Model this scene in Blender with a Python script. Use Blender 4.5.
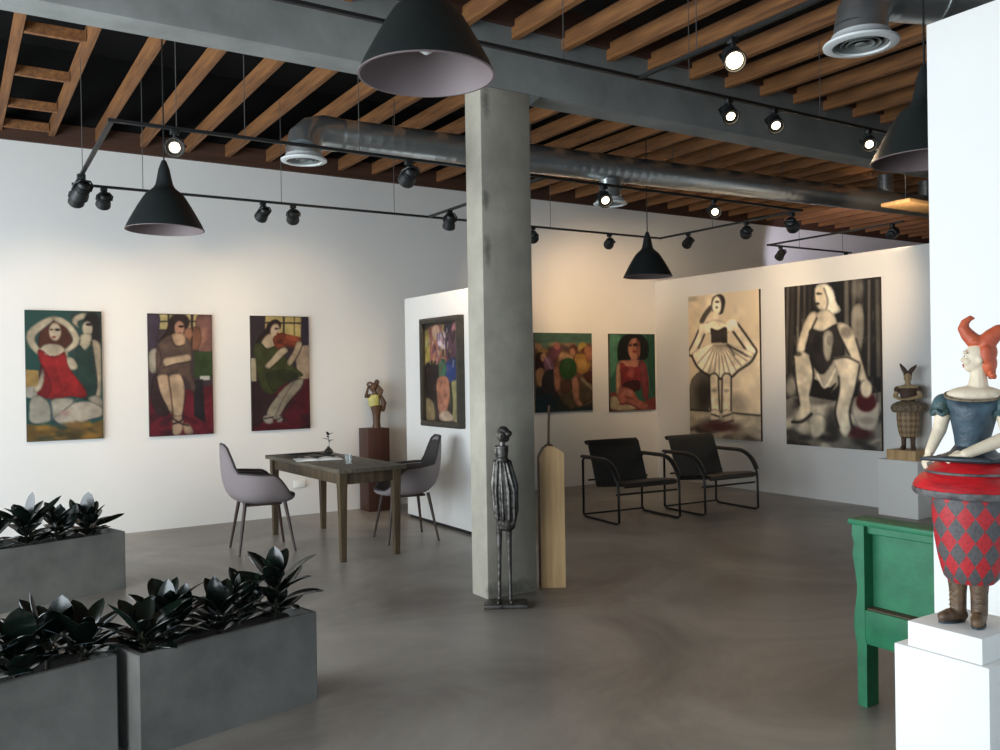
import bpy, bmesh, math, random
import numpy as np
from mathutils import Vector, Matrix
from math import sin, cos, pi, radians, atan2, sqrt

for o in list(bpy.data.objects):
    bpy.data.objects.remove(o)
SC = bpy.context.scene
COL = SC.collection
random.seed(7)

# ------------------------------------------------------------------ camera
cam_d = bpy.data.cameras.new('camera')
cam_d.sensor_fit = 'HORIZONTAL'; cam_d.sensor_width = 36.0
cam_d.lens = 868.25 / 1000 * 36.0
cam_d.clip_start = 0.05; cam_d.clip_end = 200
cam = bpy.data.objects.new('camera', cam_d); COL.objects.link(cam)
YAW, PITCH, ROLL = radians(32.43), radians(-0.238), radians(-0.90)
fw = Vector((sin(YAW)*cos(PITCH), cos(YAW)*cos(PITCH), sin(PITCH)))
r0 = Vector((cos(YAW), -sin(YAW), 0)); u0 = r0.cross(fw)
rt = r0*cos(ROLL) + u0*sin(ROLL); up = u0*cos(ROLL) - r0*sin(ROLL)
m = Matrix((rt, up, -fw)).transposed().to_4x4()
m.translation = Vector((0, 0, 1.55))
cam.matrix_world = m
SC.camera = cam

# ------------------------------------------------------------------ world, daylight, exposure
w = bpy.data.worlds.new('overcast_sky'); SC.world = w
w.use_nodes = True
bgn = w.node_tree.nodes['Background']
bgn.inputs[0].default_value = (0.62, 0.78, 1.0, 1); bgn.inputs[1].default_value = 0.5

def area(name, loc, rot, sx, sy, power, color):
    l = bpy.data.lights.new(name, 'AREA'); l.shape = 'RECTANGLE'
    l.size = sx; l.size_y = sy; l.energy = power; l.color = color
    o = bpy.data.objects.new(name, l); COL.objects.link(o)
    o.location = loc; o.rotation_euler = rot
    return o
# daylight standing in the glass fronts on the left and behind the viewpoint
area('daylight_left', (-3.05, 4.0, 1.45), (0, radians(-90), 0), 2.3, 7.6, 600, (0.83, 0.925, 1.0))
area('daylight_front', (0.6, -3.45, 1.45), (radians(90), 0, 0), 6.0, 2.3, 62, (0.52, 0.77, 1.0))
SC.view_settings.view_transform = 'Standard'
SC.view_settings.look = 'None'
SC.view_settings.gamma = 1.0
SC.view_settings.use_curve_mapping = False
SC.view_settings.exposure = 0.0

# ------------------------------------------------------------------ colours and materials
def lin(c):
    return tuple((x/255/12.92 if x/255 <= 0.04045 else ((x/255+0.055)/1.055)**2.4) for x in c)

def mat(name, rgb, rough=0.5, metal=0.0, var=0.0, vscale=6.0, bump=0.0, bscale=40.0, rgb2=None, spec=0.5,
        stretch=None, coat=0.0, transmission=0.0, detail=6.0, dist=0.0):
    """procedural Principled material: noise mixes rgb with rgb2 (default: darker rgb), optional noise bump"""
    M = bpy.data.materials.new(name); M.use_nodes = True
    nt = M.node_tree; b = nt.nodes['Principled BSDF']
    c = lin(rgb)
    b.inputs['Base Color'].default_value = (*c, 1)
    b.inputs['Roughness'].default_value = rough
    b.inputs['Metallic'].default_value = metal
    b.inputs['Specular IOR Level'].default_value = spec
    if coat: b.inputs['Coat Weight'].default_value = coat
    if transmission: b.inputs['Transmission Weight'].default_value = transmission
    tc = None
    if var or bump:
        tc = nt.nodes.new('ShaderNodeTexCoord'); mp = nt.nodes.new('ShaderNodeMapping')
        nt.links.new(tc.outputs['Object'], mp.inputs[0])
        if stretch: mp.inputs['Scale'].default_value = stretch
    if var:
        n = nt.nodes.new('ShaderNodeTexNoise'); n.inputs['Scale'].default_value = vscale; n.inputs['Detail'].default_value = detail; n.inputs['Distortion'].default_value = dist; n.inputs['Roughness'].default_value = 0.62
        nt.links.new(mp.outputs[0], n.inputs['Vector'])
        rp = nt.nodes.new('ShaderNodeValToRGB')
        rp.color_ramp.elements[0].position = 0.32; rp.color_ramp.elements[1].position = 0.68
        c2 = lin(rgb2) if rgb2 else tuple(x*(1-var) for x in c)
        rp.color_ramp.elements[0].color = (*c2, 1); rp.color_ramp.elements[1].color = (*c, 1)
        nt.links.new(n.outputs['Fac'], rp.inputs[0]); nt.links.new(rp.outputs[0], b.inputs['Base Color'])
    if bump:
        n2 = nt.nodes.new('ShaderNodeTexNoise'); n2.inputs['Scale'].default_value = bscale; n2.inputs['Detail'].default_value = 4
        nt.links.new(mp.outputs[0], n2.inputs['Vector'])
        bp = nt.nodes.new('ShaderNodeBump'); bp.inputs['Strength'].default_value = bump; bp.inputs['Distance'].default_value = 0.01
        nt.links.new(n2.outputs['Fac'], bp.inputs['Height']); nt.links.new(bp.outputs[0], b.inputs['Normal'])
    return M

def emit(name, rgb, s):
    M = bpy.data.materials.new(name); M.use_nodes = True
    b = M.node_tree.nodes['Principled BSDF']
    b.inputs['Base Color'].default_value = (*rgb, 1)
    b.inputs['Emission Color'].default_value = (*rgb, 1); b.inputs['Emission Strength'].default_value = s
    return M

def paint_mat():
    M = bpy.data.materials.new('oil_paint'); M.use_nodes = True
    nt = M.node_tree; b = nt.nodes['Principled BSDF']
    a = nt.nodes.new('ShaderNodeVertexColor'); a.layer_name = 'paint'
    nt.links.new(a.outputs[0], b.inputs['Base Color'])
    b.inputs['Roughness'].default_value = 0.55; b.inputs['Specular IOR Level'].default_value = 0.25
    n = nt.nodes.new('ShaderNodeTexNoise'); n.inputs['Scale'].default_value = 60
    tc = nt.nodes.new('ShaderNodeTexCoord'); nt.links.new(tc.outputs['Object'], n.inputs['Vector'])
    bp = nt.nodes.new('ShaderNodeBump'); bp.inputs['Strength'].default_value = 0.15; bp.inputs['Distance'].default_value = 0.005
    nt.links.new(n.outputs['Fac'], bp.inputs['Height']); nt.links.new(bp.outputs[0], b.inputs['Normal'])
    return M

def check_mat(name, c1, c2, rough=0.6, scale=1.0):
    """harlequin diamonds on the UV of a lathe"""
    M = bpy.data.materials.new(name); M.use_nodes = True
    nt = M.node_tree; b = nt.nodes['Principled BSDF']; b.inputs['Roughness'].default_value = rough
    uv = nt.nodes.new('ShaderNodeUVMap'); uv.uv_map = 'UVMap'
    mp = nt.nodes.new('ShaderNodeMapping'); mp.inputs['Rotation'].default_value = (0, 0, radians(45))
    mp.inputs['Scale'].default_value = (scale, scale, 1)
    nt.links.new(uv.outputs[0], mp.inputs[0])
    ch = nt.nodes.new('ShaderNodeTexChecker'); ch.inputs['Scale'].default_value = 1.0
    ch.inputs['Color1'].default_value = (*lin(c1), 1); ch.inputs['Color2'].default_value = (*lin(c2), 1)
    nt.links.new(mp.outputs[0], ch.inputs[0])
    n = nt.nodes.new('ShaderNodeTexNoise'); n.inputs['Scale'].default_value = 30
    mx = nt.nodes.new('ShaderNodeMixRGB'); mx.blend_type = 'MULTIPLY'; mx.inputs[0].default_value = 0.5
    nt.links.new(ch.outputs[0], mx.inputs[1])
    rp = nt.nodes.new('ShaderNodeValToRGB'); rp.color_ramp.elements[0].position = 0.35; rp.color_ramp.elements[0].color = (0.35, 0.33, 0.33, 1)
    rp.color_ramp.elements[1].position = 0.5
    nt.links.new(n.outputs['Fac'], rp.inputs[0]); nt.links.new(rp.outputs[0], mx.inputs[2])
    nt.links.new(mx.outputs[0], b.inputs['Base Color'])
    return M

MT = dict(
    white=mat('white_wall_paint', (229, 227, 222), 0.7, var=0.03, vscale=1.2),
    floor=mat('polished_concrete_floor', (172, 164, 154), 0.36, var=0.4, vscale=0.7, rgb2=(112, 104, 96), spec=0.5, bump=0.06, bscale=2.5, detail=12, dist=0.8),
    concrete=mat('column_concrete', (180, 173, 157), 0.85, var=0.4, vscale=2.2, rgb2=(150, 144, 131), bump=0.25, bscale=14),
    beamc=mat('beam_concrete', (138, 140, 136), 0.85, var=0.4, vscale=1.6, rgb2=(108, 110, 106), bump=0.2, bscale=12),
    planter=mat('fibre_cement', (124, 122, 116), 0.8, var=0.4, vscale=3, rgb2=(96, 95, 90), bump=0.1, bscale=30),
    soil=mat('soil', (30, 24, 20), 0.95, bump=0.8, bscale=60),
    joist=mat('douglas_fir', (152, 102, 56), 0.75, var=0.5, vscale=3, rgb2=(94, 58, 31), stretch=(8, 0.5, 8), bump=0.2),
    deck=mat('dark_roof_deck', (9, 8, 7), 0.95, var=0.3, vscale=3),
    ledger=mat('dark_ledger_wood', (78, 48, 31), 0.75, var=0.4, vscale=4, stretch=(0.5, 6, 6)),
    black=mat('black_powder_coat', (22, 24, 24), 0.5),
    lampb=mat('black_enamel', (32, 37, 37), 0.42),
    lampin=mat('grey_enamel', (108, 95, 95), 0.6),
    galv=mat('galvanised_steel', (206, 211, 212), 0.28, metal=0.88, var=0.12, vscale=4),
    diffw=mat('white_enamel', (228, 232, 230), 0.4),
    louvre=mat('grey_louvre', (120, 124, 122), 0.5),
    diffd=mat('dark_louvre', (60, 66, 66), 0.5),
    wire=mat('steel_wire', (95, 95, 92), 0.5, metal=0.5),
    chrome=mat('chrome_tube', (150, 150, 148), 0.2, metal=1.0),
    leather=mat('black_leather', (24, 24, 23), 0.42, bump=0.15, bscale=120),
    gunm=mat('black_bent_steel', (30, 29, 28), 0.35, metal=0.4),
    fabric=mat('grey_upholstery', (136, 126, 126), 0.9, bump=0.2, bscale=250),
    fabdk=mat('charcoal_upholstery', (58, 54, 54), 0.9, bump=0.2, bscale=250),
    legw=mat('dark_walnut_leg', (62, 44, 34), 0.5, var=0.3, vscale=10),
    table=mat('weathered_grey_oak', (104, 96, 80), 0.55, var=0.5, vscale=5, rgb2=(64, 56, 44), stretch=(7, 0.7, 7), bump=0.15),
    tablel=mat('worn_brown_oak', (92, 76, 52), 0.6, var=0.5, vscale=5, rgb2=(58, 46, 32), stretch=(7, 7, 0.7), bump=0.15),
    mahog=mat('mahogany', (74, 42, 31), 0.5, var=0.4, vscale=4, stretch=(4, 4, 0.5)),
    bronze=mat('dark_bronze', (112, 108, 102), 0.40, metal=0.75, var=0.5, vscale=14, rgb2=(54, 51, 48), bump=0.5, bscale=30),
    blond=mat('blond_timber', (205, 170, 122), 0.6, var=0.35, vscale=3, rgb2=(176, 138, 92), stretch=(6, 6, 0.4), bump=0.1),
    blondd=mat('dark_timber_edge', (92, 66, 42), 0.7, var=0.3, vscale=4),
    green=mat('worn_green_paint', (42, 124, 84), 0.5, var=0.35, vscale=7, rgb2=(28, 98, 66), bump=0.1),
    seatw=mat('worn_seat_wood', (92, 74, 56), 0.7, var=0.3, vscale=6),
    leaf=mat('rubber_leaf', (18, 30, 21), 0.2, var=0.6, vscale=3, rgb2=(11, 17, 14), spec=0.5),
    stem=mat('plant_stem', (60, 56, 40), 0.7),
    frame=mat('dark_wood_frame', (62, 56, 46), 0.5, var=0.4, vscale=8),
    canvas=mat('canvas_edge', (70, 58, 48), 0.8),
    plastic=mat('white_plastic', (235, 235, 230), 0.4),
    paper=mat('paper', (225, 225, 220), 0.7),
    glass=mat('clear_glass', (240, 245, 245), 0.05, transmission=0.9),
    skin=mat('painted_clay_skin', (226, 208, 180), 0.6, var=0.25, vscale=12, bump=0.15, bscale=60),
    hair=mat('orange_glaze', (196, 96, 60), 0.55, var=0.4, vscale=12, rgb2=(168, 70, 42), bump=0.3, bscale=40),
    bodice=mat('blue_glaze', (66, 86, 96), 0.5, var=0.6, vscale=18, rgb2=(42, 56, 66), bump=0.4, bscale=50),
    sleeve=mat('blue_green_glaze', (66, 92, 100), 0.5, var=0.6, vscale=22, rgb2=(44, 62, 48), bump=0.4, bscale=50),
    teal=mat('dark_teal_glaze', (46, 58, 66), 0.5, var=0.4, vscale=20, bump=0.3),
    redsk=mat('red_glaze', (212, 30, 36), 0.45, var=0.5, vscale=10, rgb2=(150, 24, 30), stretch=(1, 1, 4), bump=0.15),
    greyrim=mat('grey_glaze', (110, 106, 104), 0.6, var=0.6, vscale=24, rgb2=(58, 55, 56), bump=0.3),
    boots=mat('brown_glaze', (112, 86, 60), 0.5, var=0.5, vscale=20, rgb2=(66, 48, 34), bump=0.4, bscale=60),
    harl=check_mat('red_grey_harlequin', (178, 34, 40), (84, 80, 80)),
    tanh=check_mat('tan_harlequin', (168, 140, 104), (126, 102, 76)),
    tans=mat('tan_clay', (196, 168, 124), 0.65, var=0.4, vscale=14, bump=0.2),
    tanb=mat('brown_clay', (92, 66, 52), 0.65, var=0.4, vscale=14, bump=0.2),
    tanr=mat('ruffled_clay', (140, 122, 96), 0.7, var=0.6, vscale=40, rgb2=(84, 70, 56), bump=0.4),
    yel=mat('yellow_green_glaze', (196, 190, 110), 0.55, var=0.4, vscale=14, bump=0.2),
    umber=mat('umber_clay', (96, 66, 42), 0.55, var=0.5, vscale=14, bump=0.2),
    lips=mat('lip_red', (165, 50, 45), 0.5), eyew=mat('eye_white', (235, 230, 220), 0.4), eyed=mat('eye_dark', (50, 40, 32), 0.4),
    paint=paint_mat(),
    bulb=emit('warm_bulb', (1.0, 0.80, 0.52), 9.0),
    window=mat('window_metal', (60, 62, 64), 0.5),
)

# ------------------------------------------------------------------ mesh builder
class MB:
    def __init__(s):
        s.bm = bmesh.new()
    def add(s, verts, faces, M=None):
        vs = [s.bm.verts.new(M @ Vector(v) if M is not None else Vector(v)) for v in verts]
        for f in faces:
            try: s.bm.faces.new([vs[i] for i in f])
            except ValueError: pass
        return vs
    def box(s, c, d, M=None, bev=0.0):
        x, y, z = d[0]/2, d[1]/2, d[2]/2
        if bev <= 0:
            v = [(c[0]+i*x, c[1]+j*y, c[2]+k*z) for k in (-1, 1) for j in (-1, 1) for i in (-1, 1)]
            s.add(v, [(0, 2, 3, 1), (4, 5, 7, 6), (0, 1, 5, 4), (2, 6, 7, 3), (0, 4, 6, 2), (1, 3, 7, 5)], M)
        else:
            t = bmesh.new(); bmesh.ops.create_cube(t, size=1)
            for q in t.verts: q.co = Vector((q.co.x*d[0]+c[0], q.co.y*d[1]+c[1], q.co.z*d[2]+c[2]))
            bmesh.ops.bevel(t, geom=list(t.edges), offset=bev, segments=2, affect='EDGES', profile=0.5)
            s.merge(t, M)
        return s
    def merge(s, t, M=None):
        t.verts.index_update()
        s.add([v.co.copy() for v in t.verts], [[v.index for v in f.verts] for f in t.faces], M); t.free()
    def tube(s, pts, r, n=8, M=None, flat=None, closed=False):
        """sweep a circle (or an ellipse when flat=(a,b) factors) along pts; r: number or list"""
        P = [Vector(p) for p in pts]; N = len(P)
        R = r if isinstance(r, (list, tuple)) else [r]*N
        ref = None; rings = []
        for i in range(N):
            if closed: t = (P[(i+1) % N]-P[i-1]).normalized()
            else: t = (P[min(i+1, N-1)]-P[max(i-1, 0)]).normalized()
            if ref is None:
                a = Vector((0, 0, 1)) if abs(t.z) < 0.9 else Vector((1, 0, 0))
                ref = (a - t*a.dot(t)).normalized()
            else:
                ref = (ref - t*ref.dot(t)).normalized()
            b = t.cross(ref)
            fa, fb = flat if flat else (1, 1)
            rings.append([P[i] + (ref*cos(2*pi*k/n)*fa + b*sin(2*pi*k/n)*fb)*R[i] for k in range(n)])
        s.loft(rings, cap=not closed, M=M, closed=closed)
        return s
    def loft(s, rings, cap=True, M=None, closed=False):
        n = len(rings[0]); V = [p for rg in rings for p in rg]; F = []
        m_ = len(rings)
        for i in range(m_ if closed else m_-1):
            for k in range(n):
                a = i*n+k; b = i*n+(k+1) % n; j = (i+1) % m_
                F.append((a, b, j*n+(k+1) % n, j*n+k))
        if cap:
            F.append(tuple(range(n-1, -1, -1))); F.append(tuple((m_-1)*n+k for k in range(n)))
        s.add(V, F, M); return s
    def lathe(s, prof, n=32, c=(0, 0, 0), sx=1.0, sy=1.0, cap=True, M=None, wob=None):
        rings = []
        for (r, z) in prof:
            rings.append([Vector((c[0]+r*sx*cos(2*pi*k/n)*(wob(2*pi*k/n, z) if wob else 1), c[1]+r*sy*sin(2*pi*k/n)*(wob(2*pi*k/n, z) if wob else 1), c[2]+z)) for k in range(n)])
        s.loft(rings, cap, M); return s
    def ell(s, c, r, M=None, n=16, rot=None):
        t = bmesh.new(); bmesh.ops.create_uvsphere(t, u_segments=n, v_segments=max(6, n//2+2), radius=1)
        R_ = rot.to_3x3() if rot is not None else None
        if not hasattr(r, '__len__'): r = (r, r, r)
        for q in t.verts:
            p = Vector((q.co.x*r[0], q.co.y*r[1], q.co.z*r[2]))
            if R_ is not None: p = R_ @ p
            q.co = p + Vector(c)
        s.merge(t, M); return s
    def cap(s, a, b, ra, rb, n=12):
        s.tube([a, b], [ra, rb], n); s.ell(a, ra, n=n); s.ell(b, rb, n=n); return s
    def chain(s, pts, rs, n=12):
        for i in range(len(pts)-1): s.cap(pts[i], pts[i+1], rs[i], rs[i+1], n)
        return s
    def prism(s, poly, fn, d0, d1):
        """extrude a 2-D outline; fn(u, v, d) gives the 3-D point"""
        n = len(poly)
        V = [fn(u, v, d0) for u, v in poly] + [fn(u, v, d1) for u, v in poly]
        F = [tuple(range(n-1, -1, -1)), tuple(range(n, 2*n))] + [(k, (k+1) % n, n+(k+1) % n, n+k) for k in range(n)]
        s.add(V, F); return s
    def build(s, name, material, parent=None, smooth=True, loc=None, uv=None, angle=40):
        bmesh.ops.remove_doubles(s.bm, verts=s.bm.verts, dist=1e-6)
        bmesh.ops.recalc_face_normals(s.bm, faces=s.bm.faces)
        me = bpy.data.meshes.new(name)
        if uv:
            l = s.bm.loops.layers.uv.new('UVMap')
            for f in s.bm.faces:
                us = [uv(lp.vert.co) for lp in f.loops]
                u0_ = us[0][0]; per = uv.period
                for lp, q in zip(f.loops, us):
                    u = q[0]
                    while u-u0_ > per/2: u -= per
                    while u-u0_ < -per/2: u += per
                    lp[l].uv = (u, q[1])
        s.bm.to_mesh(me); s.bm.free()
        me.materials.append(material)
        if smooth:
            me.polygons.foreach_set('use_smooth', [True]*len(me.polygons))
            try: me.set_sharp_from_angle(angle=radians(angle))
            except Exception: pass
        o = bpy.data.objects.new(name, me); COL.objects.link(o)
        if parent is not None: o.parent = parent
        if loc is not None: o.location = loc
        return o

def remesh(o, vox, it=3):
    r = o.modifiers.new('weld', 'REMESH'); r.mode = 'VOXEL'; r.voxel_size = vox; r.use_smooth_shade = True
    q = o.modifiers.new('soft', 'SMOOTH'); q.factor = 0.5; q.iterations = it
    return o

def tag(o, label=None, cat=None, group=None, kind=None):
    if label: o['label'] = label
    if cat: o['category'] = cat
    if group: o['group'] = group
    if kind: o['kind'] = kind
    return o
def thing(name, label, cat, loc=(0, 0, 0), rz=0.0, group=None):
    o = bpy.data.objects.new(name, None); COL.objects.link(o)
    o.empty_display_size = 0.1
    o.location = loc; o.rotation_euler = (0, 0, rz)
    return tag(o, label, cat, group)
def copy_tree(o, parent=None):
    c = o.copy(); COL.objects.link(c)
    if parent is not None: c.parent = parent
    for ch in [x for x in COL.objects if x.parent == o]: copy_tree(ch, c)
    return c
def struct(name, mb, material, label=None, smooth=False):
    o = mb.build(name, material, None, smooth)
    return tag(o, label, None, None, 'structure')
def facing(x, y):          # turn local +X to the right of the line of sight, local -Y to the viewer
    return atan2(-x, y)

# ------------------------------------------------------------------ the room
YA, XB, H = 9.28, 8.55, 3.78
XL, XR, YF = -3.0, 16.0, -3.4
struct('floor', MB().box(((XL+XR)/2, 3, -0.1), (XR-XL+1, 14, 0.2)), MT['floor'], 'grey polished concrete floor')
struct('wall_back', MB().box((6.5, YA+0.1, 2.4), (19.4, 0.2, 4.8)), MT['white'], 'long white back wall with paintings')
struct('wall_right', MB().box((XB+0.08, (YA+3.2)/2, 1.4), (0.16, YA-3.2, 2.80)), MT['white'], 'white partition wall with the two black and white paintings')
struct('wall_center', MB().box((4.16+0.08, 7.42, 1.19), (0.16, 2.04, 2.31)), MT['white'], 'short white partition wall holding the framed painting')
struct('baseboard_center', MB().box((4.245, 7.42, 0.0175), (0.13, 2.0, 0.035)), MT['black'], 'dark recessed base of the short partition')
struct('wall_front_right', MB().box((3.06+0.08, -0.4, 1.4), (0.16, 4.50, 2.8)), MT['white'], 'bright white partition wall behind the red haired figure')
struct('wall_far_right', MB().box((XR+0.1, 3, 2.4), (0.2, 13.2, 4.8)), MT['white'])
# window fronts (left and behind the viewpoint)
def front(name, horizontal, pos, a0, a1, holes):
    mb = MB()
    def bx(p0, p1, z0, z1):
        if p1-p0 < 1e-4 or z1-z0 < 1e-4: return
        c = ((p0+p1)/2, pos, (z0+z1)/2); d = (p1-p0, 0.2, z1-z0)
        if not horizontal: c = (c[1], c[0], c[2]); d = (d[1], d[0], d[2])
        mb.box(c, d)
    bx(a0, a1, 0, 0.3); bx(a0, a1, 2.65, 4.8)
    e = a0
    for h0, h1 in holes:
        bx(e, h0, 0.3, 2.65); e = h1
    bx(e, a1, 0.3, 2.65)
    struct(name, mb, MT['white'])
front('wall_left', False, XL-0.2, -3.5, 9.2, [(0.2, 7.8)])
front('wall_front', True, YF-0.2, -3.2, 16, [(-2.4, 3.6)])
def winframe(name, horizontal, pos, a0, a1, n):
    mb = MB()
    for k in range(n+1):
        p = a0+(a1-a0)*k/n
        c = (p, pos, 1.475); d = (0.05, 0.05, 2.35)
        if not horizontal: c = (c[1], c[0], c[2])
        mb.box(c, d)
    for z in (0.33, 2.1, 2.62):
        c = ((a0+a1)/2, pos, z); d = (a1-a0, 0.05, 0.05)
        if not horizontal: c = (c[1], c[0], c[2]); d = (d[1], d[0], d[2])
        mb.box(c, d)
    struct(name, mb, MT['window'])
winframe('window_1', False, XL-0.2, 0.2, 7.8, 5)
winframe('window_2', True, YF-0.2, -2.4, 3.6, 4)

# column, beam
cm = MB()
cm.box((3.268, 5.125, 1.745), (0.405, 0.21, 3.49), bev=0.008)
struct('concrete_column', cm, MT['concrete'], 'square grey concrete column', True)
def stain(M, spots):
    nt = M.node_tree; b = nt.nodes['Principled BSDF']; src = b.inputs['Base Color'].links[0].from_socket
    tc = nt.nodes.new('ShaderNodeTexCoord'); n = nt.nodes.new('ShaderNodeTexNoise'); n.inputs['Scale'].default_value = 25
    nt.links.new(tc.outputs['Object'], n.inputs['Vector'])
    for c, sc in spots:
        mp = nt.nodes.new('ShaderNodeMapping'); mp.vector_type = 'TEXTURE'; mp.inputs['Location'].default_value = c; mp.inputs['Scale'].default_value = sc
        nt.links.new(tc.outputs['Object'], mp.inputs[0])
        ln = nt.nodes.new('ShaderNodeVectorMath'); ln.operation = 'LENGTH'; nt.links.new(mp.outputs[0], ln.inputs[0])
        ad = nt.nodes.new('ShaderNodeMath'); ad.operation = 'ADD'; nt.links.new(ln.outputs['Value'], ad.inputs[0]); nt.links.new(n.outputs['Fac'], ad.inputs[1])
        mr = nt.nodes.new('ShaderNodeMapRange'); mr.inputs['From Min'].default_value = 0.7; mr.inputs['From Max'].default_value = 1.5; mr.inputs['To Min'].default_value = 0.65; mr.inputs['To Max'].default_value = 0.0
        nt.links.new(ad.outputs[0], mr.inputs['Value'])
        mx = nt.nodes.new('ShaderNodeMixRGB'); mx.inputs[2].default_value = (*lin((70, 72, 62)), 1)
        nt.links.new(mr.outputs[0], mx.inputs[0]); nt.links.new(src, mx.inputs[1]); src = mx.outputs[0]
    nt.links.new(src, b.inputs['Base Color'])
stain(MT['concrete'], [((3.10, 5.02, 2.72), (0.035, 0.05, 0.10)), ((3.105, 5.02, 2.38), (0.035, 0.05, 0.14)), ((3.11, 5.02, 3.38), (0.04, 0.05, 0.14)), ((3.22, 5.02, 0.05), (0.3, 0.05, 0.08))])
bm_ = MB()
bm_.box((6.5, 5.135, 3.715), (19, 0.23, 0.45), bev=0.006)
for sx, x0 in ((1, 3.47),):      # small haunch where the beam meets the column
    bm_.prism([(x0, 3.5), (x0, 3.41), (x0+sx*0.05, 3.45), (x0+sx*0.11, 3.5)], lambda u, v, d: (u, d, v), 5.022, 5.248)
struct('concrete_beam', bm_, MT['beamc'], 'long grey concrete beam crossing the ceiling', True)

# timber ceiling
struct('ceiling', MB().box((6.5, 3, 4.75), (19.4, 14, 0.1)), MT['deck'], 'dark roof deck above the joists')
k = 0; x = -2.5
xs = []
while x < 15.8:
    xs.append(x); x += 0.418
off = 0.435 - min(xs, key=lambda q: abs(q-0.435))
for x in xs:
    x += off
    for (y0, y1) in ((YF-0.1, 5.02), (5.25, YA-0.04)):
        o = MB().box((0, (y0+y1)/2, 3.912), (0.048, y1-y0, 0.125)).build('ceiling_beam', MT['joist'], None, False)
        o.location.x = x + random.uniform(-0.012, 0.012)
        tag(o, 'timber joist under the dark roof deck', None, None, 'structure')
for y in (6.55, 7.5, 8.4, 9.1):
    o = MB().box((0, 0, 0), (0.37, 0.04, 0.075)).build('joist_brace_beam', MT['joist'], None, False)
    o.location = (0.644, y, 3.89)
    tag(o, 'short timber block between two joists', None, None, 'structure')
struct('trim_1', MB().box((6.5, YA-0.02, 3.88), (19, 0.04, 0.20)), MT['ledger'], 'brown ledger board along the top of the back wall')
struct('trim_3', MB().box((6.5, YA-0.01, 4.34), (19, 0.02, 0.72)), MT['deck'], 'added dark infill above the ledger')  # dark sheet added over the white wall top, keeps the joist gaps black
struct('trim_4', MB().box((XL-0.08, 3.0, 4.25), (0.02, 12.5, 0.9)), MT['deck'], 'added dark infill above the left window front')  # added likewise, stands in for darkness above the windows
struct('trim_2', MB().box((6.5, 5.0, 4.03), (19, 0.04, 0.20)), MT['ledger'], 'brown ledger board on top of the concrete beam')
o = MB().box((0, 0, 0.0), (0.13, 0.025, 0.08), bev=0.006).build('wall_outlet', MT['plastic'], None)
o.location = (3.25, YA-0.0125, 0.345); tag(o, 'small white power outlet low on the wall under the table', 'outlet')

# ------------------------------------------------------------------ ducts and diffusers
def arc_pts(p0, p1, p2, n=8):
    """quadratic bend from p0 to p2 with corner p1"""
    p0, p1, p2 = Vector(p0), Vector(p1), Vector(p2)
    return [p0*(1-t)**2 + p1*2*t*(1-t) + p2*t*t for t in [i/n for i in range(n+1)]]
def ribbed(mb, a, b, r, pitch=0.12, amp=0.004, n=24):
    a, b = Vector(a), Vector(b); L = (b-a).length; N = int(L/pitch)
    pts, rs = [], []
    for i in range(N):
        for f, rr in ((0.0, r), (0.80, r), (0.86, r+amp), (0.94, r+amp)):
            pts.append(a+(b-a)*((i+f)/N)); rs.append(rr)
    pts.append(b); rs.append(r)
    mb.tube(pts, rs, n)
def diffuser(parent, c, R=0.18):
    obj = MB().lathe([(R*0.76, 0.05), (R*0.84, 0.02), (R, 0.004), (R*0.99, -0.006), (R*0.90, -0.012), (R*0.75, -0.012), (R*0.71, 0.03)], 40, c).build('diffuser_rim', MT['diffw'], parent)
    mb = MB()
    for q in (0.6, 0.44, 0.28): mb.lathe([(R*q, 0.022), (R*(q+0.1), -0.002), (R*(q+0.085), -0.004), (R*(q-0.015), 0.02)], 32, c)
    mb.lathe([(R*0.16, 0.0), (R*0.13, -0.006)], 20, c)
    mb.build('diffuser_cone', MT['louvre'], parent)
    MB().lathe([(R*0.72, 0.035), (R*0.72, 0.04)], 32, c).build('diffuser_back', MT['diffd'], parent)

d1 = thing('ventilation_duct', 'long galvanised round duct hanging between the concrete beam and the back wall', 'duct', (2.65, 6.65, 3.49))
mb = MB(); ribbed(mb, (0.0, 0, 0), (9.5, -0.42, 0.05), 0.13, 0.10, 0.0007, 32)
mb.build('duct_pipe', MT['galv'], d1)
mb = MB(); el = arc_pts((0.05, 0, 0), (-0.25, 0.0, 0.03), (-0.26, -0.06, -0.17), 4)
mb.tube(el, [0.134, 0.138, 0.134, 0.138, 0.134], 20)
mb.lathe([(0.14, -0.16), (0.14, -0.22), (0.125, -0.24)], 28, (-0.26, -0.06, 0))
mb.build('duct_elbow', MT['galv'], d1, angle=25)
diffuser(d1, (-0.26, -0.06, -0.255))
mb = MB(); mb.lathe([(0.11, -0.10), (0.11, -0.27), (0.12, -0.30)], 24, (2.80, -0.12, 0)); mb.build('duct_collar', MT['galv'], d1)
diffuser(d1, (2.80, -0.12, -0.33), 0.165)
for x, y in ((0.55, -0.02), (1.9, -0.08), (3.6, -0.15), (5.2, -0.22), (6.7, -0.29)):
    MB().tube([(x, y, 0.12), (x, y, 0.36)], 0.004, 5).build('hanger_wire', MT['wire'], d1)
for x, y in ((6.95, -0.3), (7.75, -0.33)):
    mb = MB(); ribbed(mb, (x, y, 0.12), (x, y, 0.36), 0.09, 0.05, 0.006, 18); mb.build('duct_branch', MT['galv'], d1)

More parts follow.
